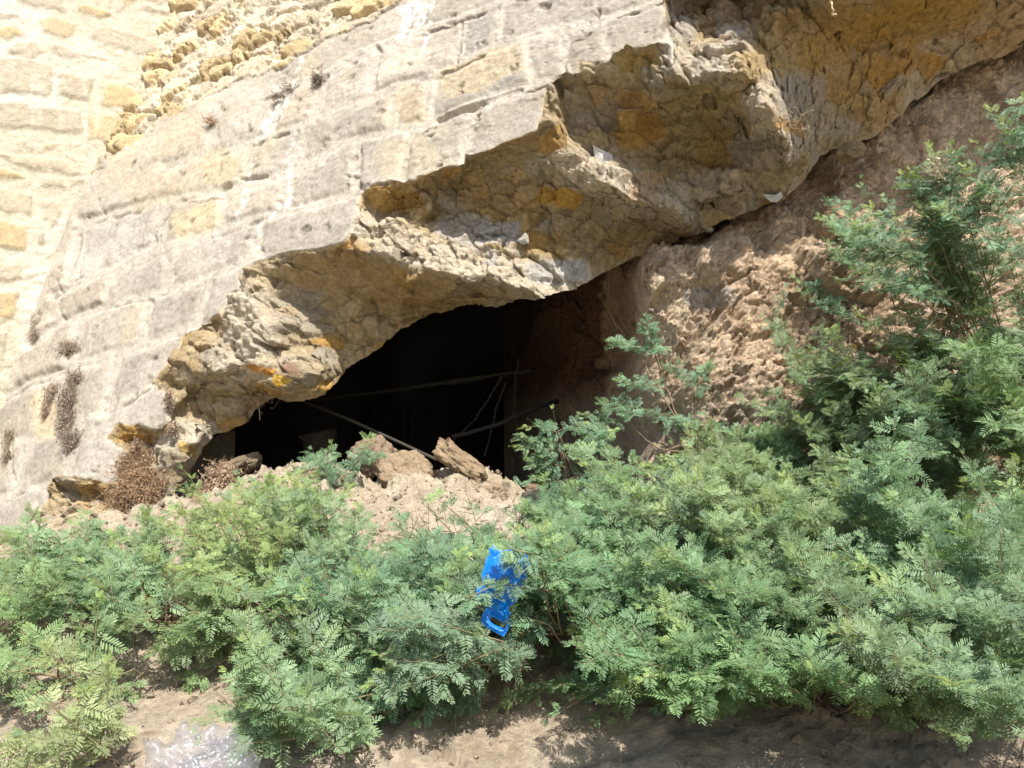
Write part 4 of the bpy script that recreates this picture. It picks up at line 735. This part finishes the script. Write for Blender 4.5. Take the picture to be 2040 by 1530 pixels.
def grow(st, items, p, d0, L_, tipc, dens=1., fine=False, tint=None, lift=.1, depthn=1, r0=.0022, bare=.12):
    """one shoot: stem tube, leaves on alternate sides, side twigs"""
    global N_LEAF
    n = max(5, int(L_/.05)); pts = [np.array(p, float)]; dr = unit(d0)
    for i in range(n):
        dr = unit(dr+rng.normal(0, .045, 3)+np.array([0, 0, lift*(.5-i/n)])*.5); pts.append(pts[-1]+dr*L_/n)
    pts = np.array(pts)
    if not KEEP[0]:
        qx, qy = to_px(pts)
        if ((((qx-1002)/60)**2+((qy-1180)/98)**2 < 1) & (pts@FW < BD+.05)).any(): return
        if (((qx-540)/190)**2+((qy-880)/60)**2 < 1).any(): return
    st.add(curve_pts(pts, n*2), r0, .0007, 4, (.20, .17, .09) if not fine else (.25, .22, .1))
    sp = .021/dens; s = L_*bare; side = 1
    view = unit(-pts[len(pts)//2]); upn = unit(np.array([0, 0, .8])+view*.7)
    while s < L_:
        u = s/L_; f = u*(len(pts)-1); i = min(int(f), len(pts)-2); pos = pts[i]+(pts[i+1]-pts[i])*(f-i); ax = unit(pts[i+1]-pts[i])
        lat = unit(np.cross(ax, upn))*side; ang = math.radians(62-34*u**3); ld_ = unit(ax*math.cos(ang)+lat*math.sin(ang)+np.array([0, 0, -.12+.25*u])+rng.normal(0, .16, 3))
        nm = unit(upn+rng.normal(0, .28, 3)); young = u > .80
        scl = (1.08-.42*u**4)*rng.uniform(.6, 1.2)
        if u > .93: tm = len(TPL)+rng.integers(2)
        elif fine: tm = len(TPL)+2+rng.integers(3)
        else: tm = rng.integers(4)
        base = (MATURE if tint is None else tint); cc_ = base*(1-smooth(.72, 1, u)*tipc)+YOUNG*smooth(.72, 1, u)*tipc
        cc_ = cc_*rng.uniform(.7, 1.25)+rng.uniform(-.01, .015)*np.array([1, .4, .2])
        if not cleared(pos+ld_*.02): items.append((pos, ld_, nm, scl, int(tm), cc_)); N_LEAF += 1
        s += sp*rng.uniform(.6, 1.4); side = -side
        if depthn > 0 and .12 < u < .8 and rng.random() < .20*depthn:
            td = unit(ax*.75+lat*rng.uniform(.5, 1)+rng.normal(0, .2, 3)+np.array([0, 0, .1])); grow(st, items, pos, td, L_*rng.uniform(.25, .5)*(1.1-u*.4), tipc*.3, dens, fine, tint, lift, depthn-1, r0*.7, .08)
    if not cleared(pts[-1]): items.append((pts[-1], unit(pts[-1]-pts[-2]), upn, .8, len(TPL), YOUNG*tipc*.9+MATURE*(1-.9*tipc)))
ALLT = TPL+TIP+FINE
def idir(ang, toward, ): a = math.radians(ang); return RT*math.cos(a)+UP*math.sin(a)+FW*(-toward)
def shrub(label, root, shoots, name='shrub', cat='bush', group=None, flowers=None, fine=False, tint=None):
    """root: (px, py, d); shoots: (px, py, d, angle, toward camera, length, tip yellow, density)"""
    R0 = at(*root); e = empty(name, R0, label, cat, group); st = TubeSet(); items = []
    KEEP[0] = name == 'sapling' or len(shoots) < 8
    for (px, py, d_, an, tw, L_, tipc, dn) in shoots:
        p = at(px, py, d_); grow(st, items, p, idir(an, tw), L_, tipc, dn, fine, tint)
        mid = (R0+p)/2+np.array([rng.normal(0, .03), .03, -.05]); st.add(curve_pts([R0, mid, p], 7), .0045, .0024, 5, (.22, .17, .11))
    st.build('stems', M_wood, e); V, Fc, C_ = leaves_mesh(items, ALLT)
    link_mesh('foliage', V, Fc, M_leaf, e, C_, False)
    if flowers:
        for fx, fy, fd, fr in flowers:
            f = TubeSet(); c0 = at(fx, fy, fd)
            for _ in range(60):
                q = unit(rng.normal(0, 1, 3)); f.add(np.array([c0, c0+q*fr*rng.uniform(.8, 1.1)*np.array([1, 1, 1.1])]), .0010, .0013, 3, (.62, .42, .07))
            f.build('flower', M_dry, e)
    return e
def fillr(cx, cy, rx, ry, n, ang, da=25, L=(.25, .45), off=(.05, .34), tip=.8, tw=.25, dn=1., rot=0, gaps=()):
    """shoots starting all over an ellipse of bushes"""
    out = []; a = math.radians(rot); k = 0
    if cx > 1200 and L[1] > .39: n = int(n*.72); L = (L[0]*1.1, L[1]*1.12); dn = 1.25; da = da*.6; tw = .4
    while len(out) < n and k < n*20:
        k += 1
        r_ = math.sqrt(rng.random()); th = rng.uniform(0, 2*math.pi); u, v = r_*math.cos(th)*rx, r_*math.sin(th)*ry
        px, py = cx+u*math.cos(a)-v*math.sin(a), cy+u*math.sin(a)+v*math.cos(a)
        if any(((px-g_[0])/g_[2])**2+((py-g_[1])/g_[3])**2 < 1 for g_ in gaps): continue
        d_ = front(px, py)-rng.uniform(*off); an = ang+rng.normal(0, da)
        out.append((px, py, d_, an, tw+rng.normal(0, .2), rng.uniform(*L), tip*(rng.uniform(.6, 1.2) if rng.random() < .62 else rng.uniform(0, .35)), dn))
    return out
GAPS = [(345, 1215, 40, 34), (425, 1330, 60, 40), (70, 1440, 110, 80), (370, 1410, 60, 30), (850, 990, 90, 60), (1000, 1010, 60, 50), (400, 1490, 130, 70), (1130, 1440, 240, 60), (1050, 1500, 200, 40), (500, 960, 100, 28), (1500, 1480, 300, 50), (1130, 1110, 28, 22), (760, 1215, 22, 14)]
G = 'feathery green shrubs on the slope'
def fshrub(label, cx, cy, rx, ry, n, ang, **k):
    fine = k.pop('fine', False); tint = k.pop('tint', None); tint = (MATURE if tint is None else tint)*rng.uniform(.88, 1.12)*np.array([rng.uniform(.92, 1.15), 1, rng.uniform(.85, 1.08)])
    if cx > 1200: tint = tint*np.array([1.04, 1.0, .90])
    n = int(n*(.74 if cx < 760 else .9))
    if cx < 760: tint = tint*np.array([1.14, 1.08, .92])
    k.setdefault('off', (.10, .48) if cx > 1200 else (.05, .30)); fl = k.pop('flowers', None); sh = k.pop('extra', [])
    root = (cx, cy+ry*.3, front(cx, cy+ry*.3)+.04)
    return shrub(label, root, fillr(cx, cy, rx, ry, n, ang, gaps=GAPS, **k)+sh, flowers=fl, fine=fine, tint=tint)
# --- left half
fshrub('pale green bush running off the left edge of the picture', 40, 1240, 110, 70, 22, 150, da=50, L=(.16, .3))
fshrub('dense blue green bush below the dead brown tuft', 250, 1210, 150, 75, 34, 150, da=40, L=(.18, .32))
fshrub('open thin sprays against the foot of the left wall', 150, 1120, 130, 40, 15, 150, da=35, L=(.15, .32), fine=True, tint=MID*.8)
fshrub('small bush beside the dead brown tuft', 330, 1110, 90, 45, 14, 110, da=40, L=(.12, .24))
fshrub('fine yellow green bush at the left mouth of the hollow', 530, 1060, 110, 50, 30, 95, da=40, L=(.12, .24), fine=True, tint=MID*1.05)
shrub('upright feathery spray rising in front of the boulder at the hollow', (650, 1040, 3.85), [(640, 1010, 3.6, 82, .1, .30, .5, 1.2), (655, 1000, 3.6, 58, .1, .36, .6, 1.2), (620, 1000, 3.75, 110, .1, .2, .5, 1.2), (650, 990, 3.7, 95, .1, .2, .5, 1.2)], fine=False)
fshrub('full blue green bush left of the mound', 640, 1100, 100, 60, 28, 120, da=45, L=(.14, .28))
fshrub('yellow tipped bush between the bare patch and the mound', 470, 1150, 80, 50, 18, 140, da=45, fine=True, tint=MID)
fshrub('broad dark bush in the middle of the left thicket', 570, 1240, 140, 60, 32, 165, da=35, L=(.18, .34))
fshrub('thin bush growing below the mound above the blue bag', 850, 1120, 100, 35, 15, 120, da=50, L=(.12, .24))
fshrub('bush directly left of the blue bag', 790, 1185, 110, 55, 26, 160, da=40, L=(.16, .3))
fshrub('bush below the blue bag', 850, 1290, 150, 50, 34, 165, da=35, tint=MATURE*.95)
fshrub('low bush at the bottom between the clear bag and the bare soil', 680, 1400, 110, 110, 38, 150, da=45, L=(.16, .32))
fshrub('small bush at the bottom left corner', 190, 1460, 75, 70, 16, 140, da=45, tint=PALE, L=(.14, .26))
fshrub('flat spray left of the bare sandy patch', 190, 1330, 110, 26, 16, 165, da=25, L=(.16, .3))
shrub('single low frond hanging over the sunlit soil at bottom centre', (880, 1400, 2.7), [(880, 1400, 2.42, -12, .2, .3, .7, 1.2), (900, 1420, 2.42, -25, .2, .22, .7, 1.1), (890, 1380, 2.45, 20, .2, .16, .7, 1.1), (880, 1370, 2.5, 120, .2, .2, .7, 1.)])
# --- middle and right
fshrub('light green bush touching the right side of the blue bag', 1120, 1165, 60, 75, 18, 150, da=40, L=(.14, .24), tint=MID, extra=[(1110, 1195, BD-.05, 168, .05, .24, .4, 1.), (1090, 1140, BD-.03, 160, .05, .16, .5, 1.), (1080, 1110, BD-.03, 168, .05, .13, .5, 1.)])
fshrub('bush under the root tangle at the right end of the mound', 1150, 1060, 110, 40, 22, 120, da=45, L=(.12, .24))
shrub('slender sapling with tiered fronds standing in front of the dark hollow', (1180, 1040, 3.7), [(1150, 1010, 3.55, 104, .05, .46, .9, .25), (1108, 860, 3.5, 165, .05, .13, .9, 1.), (1112, 858, 3.5, 15, .05, .12, .9, 1.), (1112, 885, 3.5, 168, .05, .15, .9, 1.), (1120, 900, 3.5, 172, .05, .2, .9, 1.), (1125, 905, 3.5, 20, .05, .25, .8, 1.1), (1125, 930, 3.5, 165, .05, .17, .8, 1.1), (1132, 955, 3.5, 15, .05, .22, .7, 1.1), (1135, 965, 3.5, 170, .05, .16, .6, 1.1), (1142, 990, 3.5, 12, .05, .26, .6, 1.1), (1145, 1000, 3.5, 160, .05, .16, .6, 1.1)], name='sapling')
shrub('wispy branch reaching over the shaded clay right of the hollow', (1395, 900, 3.6), [(1310, 700, 3.68, 172, .1, .24, .3, 1.2), (1300, 690, 3.68, 110, .1, .14, .4, 1.2), (1270, 690, 3.68, -10, .1, .14, .4, 1.1), (1330, 775, 3.66, 170, .1, .26, .3, .9), (1350, 830, 3.65, 172, .1, .38, .3, 1.1), (1300, 830, 3.65, -10, .1, .2, .3, 1.1), (1385, 780, 3.66, 60, .1, .14, .5, 1.2), (1385, 770, 3.66, 150, .1, .18, .5, 1.2), (1250, 840, 3.62, 175, .1, .22, .4, 1.1), (1270, 960, 3.55, 140, .1, .3, .8, 1.)], name='sapling')
fshrub('tall bright bush with upright fronds in front of the grey root', 1430, 990, 100, 70, 36, 85, da=35, L=(.18, .34), tint=MID*.95, extra=[(1425, 930, 3.45, 95, .1, .2, .9, 1.3), (1410, 930, 3.45, 120, .1, .2, .8, 1.3), (1450, 940, 3.45, 70, .1, .18, .8, 1.3)])
fshrub('bush behind the dead twiggy branch', 1240, 1090, 90, 60, 26, 140, da=40)
fshrub('dark bush in the centre of the right thicket', 1430, 1120, 140, 70, 44, 145, da=30)
fshrub('bush with long pale shoots below the dead twiggy branch', 1300, 1230, 140, 70, 40, 155, da=25, L=(.28, .5))
fshrub('wide bush hanging over the shaded soil at bottom right', 1480, 1290, 190, 60, 50, 160, da=25, L=(.28, .5))
fshrub('thick bush with arching shoots near the middle of the right side', 1640, 1130, 150, 80, 54, 145, da=25, L=(.28, .52))
fshrub('bush with pointed shoots below the middle of the right side', 1700, 1270, 150, 60, 44, 150, da=25, L=(.28, .5))

fshrub('large bush with yellow flower puffs at the right edge', 1950, 1180, 110, 120, 58, 140, da=30, L=(.28, .5), flowers=[(2003, 1216, 2.3, .012), (1976, 1163, 2.4, .012), (1700, 1000, 2.9, .008)])
fshrub('bush filling the bottom right corner', 1930, 1380, 120, 60, 34, 150, da=30, extra=[(1760, 1500, 2.2, 130, .1, .16, .9, 1.2), (1700, 1530, 2.1, 150, .1, .2, .9, 1.3), (1900, 1520, 2.2, 160, .1, .2, .8, 1.3)])
fshrub('bush with long diagonal shoots across the clay bank', 1760, 900, 130, 80, 26, 138, da=18, L=(.35, .6), flowers=[(1702, 692, 3.25, .012), (1633, 833, 3.3, .016), (1620, 850, 3.3, .014)], extra=[(1850, 830, 3.1, 148, .1, .62, .9, 1.2), (1820, 880, 3.1, 140, .1, .5, 1., 1.1), (1750, 1000, 3.1, 140, .1, .5, .9, 1.1), (1930, 760, 3.1, 132, .1, .6, .9, 1.2), (1880, 780, 3.1, 143, .1, .5, .9, 1.2)])
fshrub('bush at the right edge level with the hollow', 1950, 920, 100, 110, 36, 130, da=30, L=(.28, .5))
fshrub('wide soft bush high on the right against the bank', 1880, 600, 140, 90, 24, 140, da=40, L=(.28, .5), off=(.2, .6), fine=True, tint=MATURE*1.05)
shrub('tallest bush with bright yellow green tips under the overhang', (2030, 780, 3.45), [(1900, 520, 3.0, 100, .1, .45, 1., 1.2), (1880, 500, 3.0, 120, .1, .34, 1., 1.2), (1905, 460, 3.0, 140, .1, .3, 1., 1.1), (1890, 440, 3.0, 90, .1, .28, 1., 1.1), (1870, 560, 3.0, 150, .1, .4, 1., 1.1), (1900, 600, 3.0, 165, .1, .45, .8, 1.1), (1870, 480, 3.05, 160, .1, .3, 1., 1.1), (1920, 520, 3.0, 75, .1, .3, .8, 1.1), (1850, 540, 3., 130, .1, .26, .9, 1.1), (1960, 560, 3.0, 130, .1, .4, .8, 1.1), (1940, 480, 3., 110, .1, .25, .9, 1.1)])
shrub('bright fronds reaching in from the upper right edge', (2090, 520, 3.2), [(2060, 420, 2.9, 110, .1, .35, 1., 1.2), (2050, 360, 2.9, 150, .1, .25, 1., 1.2), (2070, 330, 2.9, 135, .1, .3, 1., 1.2), (2060, 480, 2.9, 140, .1, .4, .9, 1.2), (2080, 560, 2.9, 150, .1, .5, .8, 1.1), (2060, 300, 2.9, 100, .1, .2, 1., 1.2)])
shrub('thin hanging fronds on the bank left of the tallest bush', (1700, 520, 3.9), [(1715, 480, 3.85, 95, .1, .3, .3, .5), (1700, 420, 3.85, 160, .1, .16, .3, 1.), (1720, 420, 3.8, -30, .1, .2, .3, .9), (1690, 600, 3.7, 165, .1, .3, .6, 1.), (1720, 640, 3.6, 158, .1, .35, .6, 1.), (1800, 500, 3.5, 160, .1, .4, .7, 1.), (1720, 470, 3.8, 150, .1, .24, .5, 1.), (1760, 510, 3.7, 155, .1, .3, .8, 1.1), (1740, 540, 3.7, 150, .1, .3, .7, 1.1), (1790, 570, 3.6, 160, .1, .35, .6, 1.1)], name='sapling')
fshrub('soft bush joining the tallest bush to the thicket below', 1960, 740, 90, 80, 18, 140, da=40, L=(.22, .4), off=(.25, .6))
fshrub('dark bush filling the hollow behind the diagonal shoots', 1800, 990, 90, 60, 26, 140, da=40, L=(.2, .4))
fshrub('low bush spreading over the shaded soil at the bottom right', 1640, 1370, 150, 40, 22, 165, da=25, L=(.2, .4), off=(.2, .5))
fshrub('loose bush behind the top of the blue bag', 960, 1105, 90, 34, 20, 150, da=40, L=(.14, .26), off=(.05, .4))
fshrub('leafy bush hanging just below the handle of the blue bag', 985, 1300, 110, 34, 26, 165, da=30, L=(.18, .32), off=(.15, .5))
fshrub('bush cut by the right edge beside the yellow puffs', 2070, 1270, 60, 170, 36, 150, da=25, L=(.28, .45))
fshrub('bush cut by the right edge above the yellow puffs', 2070, 900, 60, 150, 30, 145, da=25, L=(.28, .45), off=(.3, .7))
shrub('few pale fronds lying across the front of the blue bag', (1130, 1260, BD+.2), [(1105, 1178, BD-.06, 172, .0, .17, .3, 1.1), (1085, 1128, BD-.05, 158, .0, .10, .4, 1.1), (1075, 1105, BD-.05, 170, .0, .09, .5, 1.), (930, 1190, BD-.06, 20, .0, .09, .3, 1.), (1095, 1245, BD-.04, 165, .0, .09, .3, 1.1)])
fshrub('leafy bush filling in close behind the blue bag', 1020, 1200, 80, 90, 26, 155, da=40, L=(.14, .26), off=(.1, .45))
fshrub('leafy clump hiding the stems of the tallest bush', 1930, 590, 70, 60, 22, 140, da=35, L=(.18, .32), off=(.35, .6))
fshrub('short bush climbing the left part of the mound', 560, 1000, 90, 26, 14, 95, da=35, L=(.10, .18), fine=True, tint=MID)
fshrub('small faint bush low on the sunlit clay', 1520, 760, 50, 25, 10, 130, da=40, L=(.12, .24), off=(.06, .15), fine=True, tint=PALE)
fshrub('bush in front of the shaded clay foot', 1620, 960, 90, 50, 22, 150, da=30, L=(.2, .4))
print('leaves', N_LEAF)
